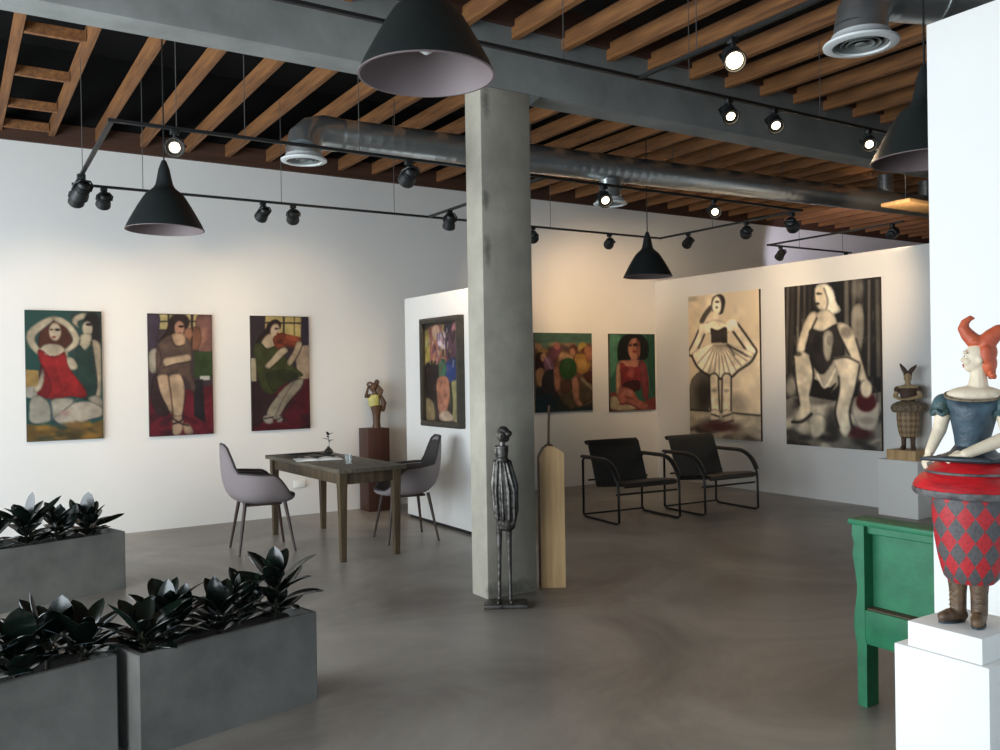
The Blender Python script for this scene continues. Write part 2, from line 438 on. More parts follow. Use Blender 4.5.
d2 = thing('ventilation_duct', 'galvanised duct elbow with a round white diffuser in front of the concrete beam, upper right', 'duct', (3.98, 2.76, 3.20))
mb = MB()
mb.tube([(0, 0, 0.02), (0, 0, 0.09)], [0.135, 0.130], 28)
mb.tube(arc_pts((0, 0, 0.08), (0.0, 0.0, 0.26), (0.20, -0.07, 0.27), 4), 0.130, 28)
mb.build('duct_elbow', MT['galv'], d2, angle=14)
mb = MB(); mb.tube([(0.17, -0.06, 0.27), (0.42, -0.147, 0.272)], 0.132, 28); mb.tube([(0.42, -0.147, 0.272), (0.44, -0.154, 0.272)], 0.139, 28); mb.tube([(0.44, -0.154, 0.272), (1.9, -0.66, 0.28)], 0.128, 28)
mb.build('duct_pipe', MT['galv'], d2)
diffuser(d2, (0, 0, 0.0), 0.185)
for x in (0.6, 1.5): MB().tube([(x, -0.35*x, 0.40), (x, -0.35*x, 0.68)], 0.005, 5).build('hanger_wire', MT['wire'], d2)

# ------------------------------------------------------------------ pendant lamps
def make_pendant(label, loc, top):
    t = thing('pendant_lamp', label, 'lamp', loc, 0, 'black bell pendant lamps')
    prof = [(0.250, 0.0), (0.232, 0.04), (0.205, 0.09), (0.172, 0.15), (0.142, 0.20), (0.118, 0.235), (0.098, 0.252), (0.070, 0.275), (0.056, 0.30), (0.047, 0.34), (0.036, 0.40), (0.022, 0.44), (0.014, 0.46)]
    rings = prof + []
    MB().lathe(rings, 48, cap=False).build('lamp_shade', MT['lampb'], t)
    inner = [(r-0.006, z-0.001 if z == 0 else z) for r, z in prof[:9]]
    MB().lathe([(0.2515, 0.0), (0.2515, -0.004), (0.243, -0.004)] + inner[1:], 48, cap=False).build('shade_lining', MT['lampin'], t)
    MB().lathe([(0.02, 0.24), (0.02, 0.17), (0.034, 0.15), (0.04, 0.12), (0.03, 0.09), (0.008, 0.075)], 20).build('light_bulb', MT['diffw'], t)
    MB().lathe([(0.03, 0.30), (0.03, 0.24), (0.022, 0.235)], 16).build('bulb_socket', MT['black'], t)
    MB().tube([(0, 0, 0.45), (0, 0, top-loc[2])], 0.005, 8).build('hanging_rod', MT['black'], t)
    MB().lathe([(0.05, top-loc[2]-0.03), (0.05, top-loc[2]-0.005), (0.01, top-loc[2])], 20).build('ceiling_cap', MT['black'], t)
    return t
make_pendant('large near black pendant lamp in front of the concrete beam beside the column', (1.50, 2.83, 2.643), 3.87)
make_pendant('black pendant lamp on the left, hanging above the middle painting of three', (1.235, 6.08, 2.53), 3.87)
make_pendant('black pendant lamp hanging right of the column over the two small paintings', (6.10, 6.73, 2.503), 4.70)
make_pendant('dark pendant lamp partly hidden behind the bright white partition wall', (4.06, 2.47, 2.555), 3.87)

# ------------------------------------------------------------------ track lighting
def rail(parent, a, b):
    mb = MB(); a, b = Vector(a), Vector(b); d = (b-a).normalized(); s = Vector((-d.y, d.x, 0))*0.013; u = Vector((0, 0, 0.009))
    mb.loft([[p+s+u, p-s+u, p-s-u, p+s-u] for p in (a, b)]); mb.build('track_rail', MT['black'], parent, False)
def wires(parent, pts):
    for (x, y, z) in pts: MB().tube([(x, y, z), (x, y, 3.87)], 0.0028, 5).build('suspension_wire', MT['wire'], parent)
ZT = 3.0
tr = thing('lighting_track', 'rectangular black lighting track hung on wires along the back wall', 'track lighting', (0, 0, 0))
rail(tr, (0.80, 7.18, ZT), (6.72, 7.18, ZT)); rail(tr, (0.83, 7.18, ZT), (0.80, 5.3, ZT)); rail(tr, (0.78, 5.3, ZT), (6.72, 5.3, ZT))
rail(tr, (3.80, 7.18, ZT), (3.80, 5.3, ZT)); rail(tr, (6.70, 7.18, ZT), (6.70, 5.3, ZT))
wires(tr, [(0.84, 6.9, ZT), (1.30, 7.18, ZT), (2.40, 7.18, ZT), (3.45, 7.18, ZT), (1.15, 5.3, ZT), (1.55, 5.3, ZT), (2.3, 5.3, ZT), (5.2, 7.18, ZT), (6.7, 6.4, ZT)])
tr3 = thing('lighting_track', 'black lighting track showing above the right partition wall', 'track lighting', (0, 0, 0))
rail(tr3, (8.22, 6.98, ZT), (9.8, 6.98, ZT)); rail(tr3, (8.24, 6.98, ZT), (8.16, 5.2, ZT)); wires(tr3, [(8.795, 6.98, ZT), (9.631, 6.98, ZT)])
ZF = 3.3
tr2 = thing('lighting_track', 'black lighting track with a side branch hung in front of the concrete beam', 'track lighting', (0, 0, 0))
rail(tr2, (0.3, 3.95, ZF), (6.0, 3.95, ZF)); rail(tr2, (3.53, 3.95, ZF), (3.53, 1.6, ZF))
wires(tr2, [(2.97, 3.95, ZF), (3.95, 3.95, ZF), (5.22, 3.95, ZF), (3.53, 3.47, ZF), (1.2, 3.95, ZF)])

def make_spot(label, loc, aim, power=45, lit=False, blend=0.7, size=70, color=(1.0, 0.74, 0.48), s=1.0, lr=0.030):
    """head hangs under a rail at loc and points at aim"""
    t = thing('track_spotlight', label, 'spotlight', loc, 0, 'black track spotlights')
    a = Vector(aim); L = Vector(loc); piv = Vector((0, 0, -0.105*s))
    d = (a-(L+piv)).normalized()
    q = d.to_track_quat('-Z', 'Y').to_matrix().to_4x4()
    M = Matrix.Translation(piv) @ q
    MB().box((0, 0, -0.019*s), (0.05*s, 0.036*s, 0.034*s), bev=0.004).build('track_adapter', MT['black'], t)
    MB().tube([(0, 0, -0.03*s), (0, 0, -0.075*s)], 0.010*s, 10).build('spotlight_stem', MT['black'], t)
    h = MB().lathe([(0.018*s, 0.075*s), (0.034*s, 0.068*s), (0.044*s, 0.045*s), (0.047*s, 0.0), (0.056*s, -0.035*s), (0.058*s, -0.060*s), (0.052*s, -0.060*s), (0.048*s, -0.046*s), (0.005*s, -0.040*s)], 24, M=M, cap=False)
    for k in (0.012, 0.028, 0.044): h.lathe([(0.047*s, k*s-0.004), (0.051*s, k*s-0.003), (0.051*s, k*s+0.002), (0.046*s, k*s+0.003)], 24, M=M)
    h = h.build('spotlight_head', MT['black'], t)
    yk = MB().tube([Vector((sx*0.058*s, 0, 0)) for sx in (1,)] + [Vector((0.058*s, 0, 0.05*s)), Vector((0.03*s, 0, 0.088*s)), Vector((-0.03*s, 0, 0.088*s)), Vector((-0.058*s, 0, 0.05*s)), Vector((-0.058*s, 0, 0))], 0.006*s, 6, M=M)
    yk.build('yoke', MT['black'], t)
    MB().lathe([(lr*s, -0.044*s), (lr*0.7*s, -0.053*s), (0.005*s, -0.056*s)], 20, M=M).build('lamp_lens', MT['bulb'] if lit else MT['lens_on'], t)
    if power:
        l = bpy.data.lights.new('spot_beam', 'SPOT'); l.energy = power; l.color = color; l.spot_size = radians(size); l.spot_blend = blend
        l.shadow_soft_size = 0.03
        o = bpy.data.objects.new('spot_beam', l); COL.objects.link(o); o.parent = t
        o.matrix_local = Matrix.Translation(piv + d*0.075*s) @ q
    return t
MT['lens_on'] = emit('frosted_lens', (1.0, 0.85, 0.62), 1.2)
S1, S2, S3 = 0.95, 1.15, 1.0
make_spot('upper spotlight in the cluster at the left corner of the track by the back wall', (0.82, 6.80, ZT), (0.3, 9.28, 1.2), 12, s=1.1)
make_spot('lower spotlight in the cluster at the left corner of the track by the back wall', (0.83, 7.13, ZT), (0.75, 9.28, 1.7), 22, s=1.0)
make_spot('black spotlight just right of the corner cluster, above the red dress painting', (1.02, 7.18, ZT), (1.0, 9.28, 1.7), 34, s=S1)
make_spot('black spotlight over the middle of the left wall, left of a close pair', (2.24, 7.18, ZT), (2.02, 9.28, 1.75), 42, s=S1)
make_spot('black spotlight right of a close pair on the back track', (2.50, 7.18, ZT), (3.06, 9.28, 1.8), 45, s=S1)
make_spot('black spotlight touching the left edge of the concrete column', (3.80, 6.78, ZT), (4.16, 8.0, 1.6), 40, s=1.0)
make_spot('black spotlight just right of the concrete column on the back track', (4.98, 7.18, ZT), (6.7, 9.28, 2.2), 50, s=S1)
make_spot('black spotlight between the column and the right hand pendant lamp', (5.97, 7.18, ZT), (7.25, 9.28, 2.5), 130, s=S1, size=58, blend=1.0, color=(1.0, 0.66, 0.38))
make_spot('black spotlight right of the pendant lamp, under the bare lit bulb', (6.70, 6.75, ZT), (8.0, 9.28, 2.1), 60, s=S1)
make_spot('black tilted spotlight close under the joists above the ballerina picture', (6.70, 5.95, ZT+0.0), (8.55, 7.9, 2.3), 100, s=1.0)
make_spot('small black spotlight above the top edge of the right partition wall', (8.45, 6.98, ZT), (9.3, 9.0, 1.4), 0, s=0.95)
make_spot('lit spotlight hidden under the duct, aimed at the seated figure picture', (6.70, 5.40, ZT), (8.55, 6.3, 2.3), 110, s=1.1)
make_spot('glowing spotlight just above the left pendant lamp', (1.14, 5.3, ZT), (0.35, 2.4, 1.75), 12, True)
make_spot('dark spotlight hanging below the long duct left of the column', (2.66, 5.3, ZT+0.0), (3.1, 9.2, 1.2), 40, s=1.05)
make_spot('glowing spotlight in front of the round diffuser under the long duct', (4.36, 5.3, ZT), (3.4, 3.0, 1.2), 12, True)
make_spot('glowing spotlight right of the far pendant lamp, below the duct', (5.57, 5.3, ZT), (3.6, 2.4, 1.4), 12, True, s=0.95)
make_spot('glowing spotlight on the beam track, leftmost of three in a row', (4.30, 3.95, ZF), (3.5, 2.2, 1.4), 12, True, s=0.95)
make_spot('glowing spotlight on the beam track, middle of three in a row', (4.74, 3.95, ZF), (3.6, 2.2, 1.4), 12, True, s=0.95)
make_spot('glowing spotlight on the beam track beside the half hidden pendant lamp', (5.77, 3.95, ZF), (4.0, 2.2, 1.5), 12, True, s=0.95)
make_spot('brightest glowing spotlight, on the track branch above the row of three', (3.53, 3.21, ZF), (2.3, 1.4, 1.6), 14, True, s=1.05, lr=0.044)
# bright timber board under the ceiling by the white partition
brd = MB().box((0.65, 0, 0), (1.3, 0.34, 0.04), bev=0.004).build('timber_shelf_board', MT['blond'], None)
brd.location = (8.72, 5.66, 3.32); tag(brd, 'lit orange timber board high up beside the bright white partition', 'board')
for x in (0.2, 1.1): MB().tube([(x, 0, 0.02), (x, 0, 0.54)], 0.006, 6).build('hanger_rod', MT['wire'], brd)
make_spot('added spotlight lighting the high timber board', (8.16, 5.33, ZT-0.0), (9.2, 5.66, 3.3), 60, False, size=90)  # lamp added to light the board from below
# lamp added to throw a cool patch on the wall behind the right partition
make_spot('added cool spotlight behind the right partition wall', (9.7, 6.98, ZT), (12.4, 9.28, 3.4), 200, False, 0.35, 50, (0.80, 0.78, 1.0))
# ------------------------------------------------------------------ dining table and chairs
tb = thing('dining_table', 'weathered grey wooden table between the two grey shell chairs', 'table', (2.94, 7.53, 0), radians(2.3))
TW, TL, TH = 0.62, 1.73, 0.77
mb = MB()
for i in range(4): mb.box((-TW/2+TW*(i+0.5)/4, 0, TH-0.0175), (TW/4-0.003, TL-0.16, 0.035), bev=0.003)
for s in (-1, 1): mb.box((0, s*(TL/2-0.04), TH-0.0175), (TW, 0.078, 0.035), bev=0.003)
mb.build('tabletop', MT['table'], tb)
for s in (-1, 1):
    MB().box((s*(TW/2-0.065), 0, TH-0.085), (0.022, TL-0.2, 0.10), bev=0.002).build('apron', MT['tablel'], tb)
    MB().box((0, s*(TL/2-0.085), TH-0.085), (TW-0.17, 0.022, 0.10), bev=0.002).build('apron', MT['tablel'], tb)
for sx in (-1, 1):
    for sy in (-1, 1):
        x, y = sx*(TW/2-0.062), sy*(TL/2-0.085); mb = MB()
        def sq(h, z): return [Vector((x-h, y-h, z)), Vector((x+h, y-h, z)), Vector((x+h, y+h, z)), Vector((x-h, y+h, z))]
        mb.loft([sq(0.022, 0), sq(0.027, 0.30), sq(0.032, 0.60), sq(0.034, TH-0.145), sq(0.034, TH-0.036)])
        mb.build('leg', MT['tablel'], tb, False)

def shell_pt(phi, t, R=1.0, zo=0.0):
    a = abs(phi)
    def ss(e0, e1, v):
        q = max(0, min(1, (v-e0)/(e1-e0))); return q*q*(3-2*q)
    d = math.degrees(a)
    h = 0.95 - 0.25*ss(14, 40, d) - 0.02*ss(40, 100, d) - 0.20*ss(98, 150, d)
    rr = 0.29 + 0.055*(1-ss(8, 42, d)) - 0.005*ss(60, 110, d) - 0.0*ss(110, 180, d)
    z0 = 0.425
    r = rr*(1-(1-t)**2.4)
    z = z0 + (h-z0)*t**2.6
    return Vector((-cos(phi)*r*R, sin(phi)*r*R*(0.96), z+zo*(1-t)))
def make_shell_chair(label, loc, rz):
    t = thing('shell_armchair', label, 'chair', loc, rz, 'grey shell armchairs at the table')
    def surf(R, zo, lo=0.0, hi=1.0):
        mb = MB(); n, m_ = 56, 16; V = []; F = []
        for j in range(m_+1):
            tt = lo+(hi-lo)*j/m_
            for k in range(n): V.append(shell_pt(-pi+2*pi*k/n, tt, R, zo))
        for j in range(m_):
            for k in range(n): F.append((j*n+k, j*n+(k+1) % n, (j+1)*n+(k+1) % n, (j+1)*n+k))
        mb.add(V, F); return mb
    o = surf(1.0, 0.0).build('seat_shell', MT['fabric'], t, angle=80)
    o2 = surf(0.955, 0.028, 0.0, 0.97).build('seat_lining', MT['fabdk'], t, angle=80)
    q = o2.modifiers.new('pad', 'SOLIDIFY'); q.thickness = 0.018; q.offset = 0
    q = o.modifiers.new('pad', 'SOLIDIFY'); q.thickness = 0.012; q.offset = 0
    rim = MB(); rim.tube([shell_pt(-pi+2*pi*k/56, 1.0, 0.985) for k in range(56)], 0.012, 6, closed=True); rim.build('piping', MT['fabdk'], t)
    for sx in (-1, 1):
        for sy in (-1, 1):
            MB().tube([(sx*0.24, sy*0.235, 0.0), (sx*0.17, sy*0.15, 0.44)], [0.010, 0.017], 10).build('leg', MT['legw'], t)
    MB().box((0, 0, 0.418), (0.30, 0.28, 0.02), bev=0.004).build('seat_frame', MT['legw'], t)
    return t
make_shell_chair('grey shell armchair at the left side of the table, its back to the plants', (2.335, 7.66, 0), radians(-6))
make_shell_chair('grey shell armchair at the right side of the table by the framed painting', (3.585, 7.325, 0), radians(172))

# things on the table (top at 0.77)
def put(o, label, cat, loc, rz=0.0):
    o.location = loc; o.rotation_euler[2] = rz; return tag(o, label, cat)
tray = MB(); tray.box((0, 0, 0.006), (0.30, 0.44, 0.012), bev=0.003)
for s in (-1, 1): tray.box((s*0.145, 0, 0.014), (0.012, 0.44, 0.022), bev=0.003); tray.box((0, s*0.214, 0.014), (0.278, 0.012, 0.022), bev=0.003)
put(tray.build('serving_tray', MT['black'], None), 'flat dark tray lying on the table under white sheets', 'tray', (2.86, 7.86, 0.771), radians(3))
mg = thing('open_magazine', 'open white magazine lying on the dark tray on the table', 'magazine', (2.84, 7.60, 0.772), radians(-12))
for s in (-1, 1):
    pm = MB(); rows = []
    for i in range(9):
        u = i/8; rows.append([Vector((s*(0.003+0.20*u), -0.13, 0.006+0.016*sin(pi*min(1, u*1.2))*(1-u*0.5))), Vector((s*(0.003+0.20*u), 0.13, 0.006+0.016*sin(pi*min(1, u*1.2))*(1-u*0.5))), Vector((s*(0.003+0.20*u), 0.13, 0.0)), Vector((s*(0.003+0.20*u), -0.13, 0.0))])
    pm.loft(rows); pm.build('page_block', MT['paper'], mg)
gl = thing('drinking_glass', 'small clear glass near the front edge of the table', 'glass', (2.90, 7.02, 0.771))
MB().lathe([(0.022, 0), (0.026, 0.004), (0.031, 0.085), (0.029, 0.085), (0.024, 0.01), (0.002, 0.008)], 24, cap=False).build('glass_cup', MT['glass'], gl)
vs = thing('bud_vase', 'small dark vase holding a green sprig on the far end of the table', 'vase', (3.12, 8.05, 0.771))
MB().lathe([(0.03, 0), (0.042, 0.012), (0.044, 0.03), (0.03, 0.05), (0.014, 0.06), (0.016, 0.072), (0.012, 0.07)], 20).build('vase_body', MT['bronze'], vs)
sp = MB(); sp.tube([(0, 0, 0.05), (0.01, 0.0, 0.12), (-0.01, 0.01, 0.19)], 0.003, 5)
def leaf_into(mb, base, d, L, W, fold=0.25, droop=0.2, segs=8, nrm=None):
    """a real leaf: obovate blade with a midrib fold and a curve, two-sided thin solid"""
    d = Vector(d).normalized()
    nz = Vector(nrm) if nrm is not None else Vector((0, 0, 1))
    side = d.cross(nz)
    if side.length < 1e-3: side = d.cross(Vector((1, 0, 0)))
    side.normalize(); n = side.cross(d).normalized()
    V = []; F = []; base = Vector(base)
    for i in range(segs+1):
        u = i/segs
        wd = W*0.5*(sin(pi*u**0.85)**0.58 if 0 < u < 1 else 0.03)
        c = base + d*(L*u) - n*(droop*L*u*u)
        for j, q in enumerate((-1, -0.5, 0, 0.5, 1)):
            V.append(c + side*(wd*q) + n*(abs(q)**1.3*wd*fold))
    for i in range(segs):
        for j in range(4): F.append((i*5+j, i*5+j+1, (i+1)*5+j+1, (i+1)*5+j))
    k = len(V)
    V2 = [v - n*0.0025 for v in V]
    F2 = [tuple(reversed([k+a for a in f])) for f in F]
    rim = [i*5 for i in range(segs+1)] + [segs*5+j for j in range(1, 5)] + [i*5+4 for i in range(segs-1, -1, -1)] + [3, 2, 1]
    F3 = [(rim[i], k+rim[i], k+rim[(i+1) % len(rim)], rim[(i+1) % len(rim)]) for i in range(len(rim))]
    mb.add(V+V2, F+F2+F3)
for a, z, e in ((0.3, 0.12, 0.5), (2.4, 0.14, 0.4), (4.2, 0.16, 0.5), (5.4, 0.18, 0.8), (1.5, 0.185, 0.9)):
    leaf_into(sp, (0, 0.005, z), (cos(a), sin(a), e), 0.06, 0.028)
sp.build('green_sprig', MT['leaf'], vs)

# ------------------------------------------------------------------ black leather armchairs
def make_lounge(label, loc, rz):
    """origin at the floor, middle of the back; faces -y"""
    t = thing('tubular_armchair', label, 'armchair', loc, rz, 'black leather armchairs by the back wall')
    W, D = 0.76, 0.66
    for s in (-1, 1):
        x = s*W/2; HA = 0.63
        arc = [(x, -0.34-0.30*sin(a), HA-0.30+0.30*cos(a)) for a in [radians(q) for q in range(0, 91, 10)]]
        loop = [(x, 0.0, 0.03), (x, 0.0, HA-0.03), (x, -0.03, HA)] + arc + [(x, -0.645, 0.03), (x, -0.61, 0.012), (x, -0.04, 0.012)]
        MB().tube(loop, 0.0125, 10, closed=True).build('side_frame', MT['gunm'], t)
        pad = [(x, 0.0, HA+0.012)] + [(p[0], p[1]*1.0-0.006, p[2]+0.012) for p in arc[:8]]
        MB().tube(pad, 0.034, 12, flat=(0.5, 1.0)).build('armrest', MT['leather'], t)
    for y, z in ((-0.03, 0.035), (-0.60, 0.30), (-0.10, 0.40)):
        MB().tube([(-W/2, y, z), (W/2, y, z)], 0.010, 8).build('crossbar', MT['gunm'], t)
    # seat pad and back pad
    sw = W/2-0.055
    def pad(path, th):
        rings = []
        for i, (y, z) in enumerate(path):
            a = Vector((0, *path[max(i-1, 0)])); b = Vector((0, *path[min(i+1, len(path)-1)])); d = (b-a).normalized(); n = Vector((0, -d.z, d.y))
            r = []
            for (u, v) in ((-1, -0.5), (-0.97, 0.35), (-0.9, 0.5), (0.9, 0.5), (0.97, 0.35), (1, -0.5)):
                p = Vector((0, y, z)) + n*(v*th); r.append(Vector((u*sw, p.y, p.z)))
            rings.append(r)
        mb = MB(); mb.loft(rings); return mb
    pad([(-0.66, 0.375), (-0.65, 0.395), (-0.60, 0.40), (-0.45, 0.385), (-0.25, 0.36), (-0.15, 0.35)], -0.05).build('seat', MT['leather'], t)
    pad([(-0.17, 0.33), (-0.14, 0.40), (-0.10, 0.52), (-0.05, 0.66), (-0.01, 0.765), (0.02, 0.785), (0.05, 0.77)], -0.04).build('backrest', MT['leather'], t)
    return t
make_lounge('black leather armchair with steel frame, left of a pair, under the two small paintings', (6.02, 7.24, 0), radians(-5))
make_lounge('black leather armchair with steel frame, right of a pair, by the ballerina picture', (7.06, 7.13, 0), radians(-3))

# ------------------------------------------------------------------ planters with rubber plants
def make_planter(label, corner, ang, L=0.86, D=0.36, h=0.42):
    """corner = front right bottom corner; front face runs from there to the left"""
    u = Vector((cos(ang), sin(ang), 0)); v = Vector((-sin(ang), cos(ang), 0))
    c = Vector((*corner, 0)) - u*(L/2) + v*(D/2)
    t = thing('planter_box', label, 'planter', c, ang, 'grey cement planter boxes')
    mb = MB(); th = 0.025
    def rect(l, d, z, b=0.006): return [Vector((sx*(l/2) - (sx*b if q else 0), sy*(d/2) - (0 if q else sy*b), z)) for sx, sy, q in ((-1, -1, 0), (-1, -1, 1), (1, -1, 1), (1, -1, 0), (1, 1, 0), (1, 1, 1), (-1, 1, 1), (-1, 1, 0))]
    mb.loft([rect(L, D, 0), rect(L, D, h-0.004), rect(L-0.008, D-0.008, h), rect(L-2*th, D-2*th, h), rect(L-2*th, D-2*th, h-0.08)])
    mb.build('planter_wall', MT['planter'], t, True, angle=20)
    sb = MB(); n = 20
    V = [(-(L/2-th)+(L-2*th)*i/n, -(D/2-th)+(D-2*th)*j/8, h-0.05+random.uniform(-0.008, 0.008)) for j in range(9) for i in range(n+1)]
    sb.add(V, [(j*(n+1)+i, j*(n+1)+i+1, (j+1)*(n+1)+i+1, (j+1)*(n+1)+i) for j in range(8) for i in range(n)])
    sb.build('soil', MT['soil'], t)
    return t, c, u, v, h
def rubber_plant(label, base, hgt, nl, group, seed, L=(0.14, 0.21), W=0.52, lean=(0, 0), extra=()):
    rnd = random.Random(seed); nl = int(nl*1.7)
    t = thing('rubber_plant', label, 'plant', base, 0, group)
    st = MB(); fo = MB()
    pts = [Vector((lean[0]*q*q, lean[1]*q*q, hgt*q)) for q in (0, 0.25, 0.5, 0.75, 1.0)]
    st.tube(pts, [0.009, 0.008, 0.007, 0.006, 0.004], 8)
    for k in range(nl):
        q = 0.12+0.88*k/(nl-1); a = k*2.4+rnd.uniform(-0.5, 0.5)
        p = Vector((lean[0]*q*q, lean[1]*q*q, hgt*q)); el = max(0.42, 0.25+1.2*q**1.5+rnd.uniform(-0.35, 0.35))
        d = Vector((cos(a), sin(a), el)).normalized()
        l = rnd.uniform(*L)*(1.0 if q < 0.9 else 0.85)
        pt = p + d*0.03
        st.tube([p, pt], 0.0035, 6)
        leaf_into(fo, pt, d, l, l*W*rnd.uniform(0.85, 1.1), fold=rnd.uniform(0.15, 0.35), droop=rnd.uniform(0.02, 0.22))
    for (p, d, l, ww, nr) in extra:
        st.tube([pts[2], p], 0.004, 6); leaf_into(fo, p, d, l, l*ww, fold=0.12, droop=0.03, nrm=nr)
    st.build('plant_stem', MT['stem'], t); fo.build('foliage', MT['leaf'], t, angle=60)
    return t
TOCAM = Vector((-0.35, -0.94, 0))
pr = make_planter('grey cement planter box nearest the floor aisle, right of the front two', (1.465, 3.965), radians(14))
pl_ = make_planter('grey cement planter box at the front left edge, left of the dark gap', (0.565, 3.83), radians(15.5))
pb = make_planter('grey cement planter box standing behind the front two, below the left painting', (1.08, 6.865), radians(17), L=1.15, D=0.38)
def spot_in(P, a, b): return P[1] + P[2]*a + P[3]*b + Vector((0, 0, P[4]-0.055))
def plants(P, names, group, spec):
    for nm, (a, b, h, n, sd, ln, ex) in zip(names, spec):
        rubber_plant(nm, spot_in(P, a, b), h, n, group, sd, lean=ln, extra=ex)
UPN = (-0.5, -0.8, 0.25)
plants(pr, ['rubber plant at the left end of the right front planter', 'rubber plant second from the left in the right front planter',
            'rubber plant with pale shining leaves in the middle of the right front planter', 'bushy rubber plant right of the middle in the right front planter', 'tallest rubber plant, at the right end of the right front planter'],
       'rubber plants in the right front planter', [
    (-0.34, -0.05, 0.11, 10, 3, (-0.02, -0.03), ()),
    (-0.20, 0.04, 0.15, 10, 5, (0.0, 0.0), (((-0.01, 0.0, 0.12), (0.1, 0.1, 1), 0.17, 0.50, UPN), ((0.05, -0.02, 0.10), (0.15, 0.0, 1), 0.17, 0.5, UPN))),
    (0.0, -0.03, 0.12, 9, 8, (0.01, 0.0), (((0.0, 0, 0.10), (-0.05, 0.1, 1), 0.18, 0.50, UPN),)),
    (0.16, 0.05, 0.13, 9, 12, (0.01, 0.0), (((-0.02, 0, 0.12), (0.05, -0.2, 1), 0.14, 0.42, (-0.6, -0.3, 0.6)), ((0.06, 0.0, 0.11), (0.1, -0.2, 1), 0.14, 0.45, (-0.6, -0.3, 0.6)))),
    (0.32, 0.0, 0.20, 11, 15, (0.0, -0.01), (((0.0, 0.0, 0.21), (0.0, 0.1, 1), 0.15, 0.60, UPN), ((-0.05, 0.0, 0.21), (-1, 0.2, 0.35), 0.15, 0.32, (0, -0.5, 0.8)))),
])
plants(pl_, ['rubber plant cut by the left edge of the picture in the left front planter', 'rubber plant with one big round upright leaf in the left front planter',
             'rubber plant with a pale pointed leaf in the left front planter', 'rubber plant at the right end of the left front planter by the dark gap'],
       'rubber plants in the left front planter', [
    (-0.05, -0.04, 0.12, 9, 21, (0, 0), ()),
    (0.10, -0.02, 0.12, 9, 22, (0, 0), (((0.02, 0.0, 0.16), (-0.05, -0.3, 1), 0.14, 0.85, (-0.2, -1, -0.3)),)),
    (0.24, 0.04, 0.14, 9, 25, (0, 0), (((0.05, 0.0, 0.14), (0.05, 0.1, 1), 0.15, 0.75, UPN), ((-0.02, 0.0, 0.15), (-0.25, 0.3, 1), 0.17, 0.2, (-0.7, 0.5, 0.3)))),
    (0.35, -0.02, 0.10, 10, 29, (0.02, 0), ()),
])
plants(pb, ['rubber plant at the picture edge in the rear planter', 'spreading rubber plant with long crossed leaves in the rear planter', 'rubber plant in the middle of the rear planter',
            'rubber plant at the right end of the rear planter'], 'rubber plants in the rear planter', [
    (-0.26, -0.04, 0.16, 9, 31, (0, 0), ()),
    (-0.04, -0.02, 0.17, 11, 34, (0, 0), (((-0.05, 0, 0.20), (-1, 0, 0.6), 0.22, 0.28, (0, -0.6, 0.7)), ((0.03, 0, 0.18), (0.8, 0.1, 0.75), 0.26, 0.18, (0, -0.6, 0.7)), ((0.01, 0, 0.22), (0.15, 0, 1), 0.18, 0.36, UPN))),
    (0.17, 0.0, 0.15, 9, 37, (0, 0), (((0, 0, 0.12), (0.15, 0.1, 1), 0.17, 0.5, UPN), ((0.06, 0, 0.10), (0.4, 0.1, 1), 0.19, 0.5, UPN))),
    (0.38, 0.0, 0.14, 10, 40, (0.02, 0), (((0.0, 0, 0.18), (0.1, 0.1, 1), 0.17, 0.62, UPN), ((-0.05, 0, 0.16), (-0.4, 0.0, 1), 0.16, 0.36, UPN), ((0.05, 0, 0.10), (1, 0, 0.35), 0.22, 0.24, (0, -0.5, 0.8)))),
])

# ------------------------------------------------------------------ green bench
bn = thing('green_bench', 'worn green wooden bench end behind the white partition and pedestal', 'bench', (3.51, 2.475, 0))
prof = [(0.025, 0.825), (0.028, 0.78), (0.018, 0.735), (0.026, 0.69), (0.014, 0.62), (0.004, 0.55), (0.006, 0.50), (0.018, 0.43), (0.022, 0.36), (0.014, 0.30), (0.008, 0.285), (0.006, 0.0),
        (-0.040, 0.0), (-0.042, 0.29), (-0.034, 0.31), (-0.034, 0.825)]
MB().prism(prof, lambda a, z, d: (d, a, z), -0.02, 0.065).build('end_post', MT['green'], bn, True, angle=25)
MB().prism([(y-1.36, z) for y, z in prof][::1], lambda a, z, d: (d, a, z), -0.02, 0.065).build('end_post', MT['green'], bn, True, angle=25)
MB().box((0.035, -0.66, 0.838), (0.14, 1.40, 0.026), bev=0.006).build('top_rail', MT['green'], bn)
mb = MB(); mb.box((0.055, -0.66, 0.635), (0.022, 1.30, 0.37)); mb.box((0.030, -0.66, 0.805), (0.05, 1.30, 0.04), bev=0.006)
mb.build('back_panel', MT['green'], bn, False)
MB().box((0.05, -0.66, 0.438), (0.11, 1.30, 0.022), bev=0.003).build('seat', MT['seatw'], bn)
MB().box((-0.004, -0.66, 0.365), (0.028, 1.30, 0.155), bev=0.004).build('front_rail', MT['green'], bn)

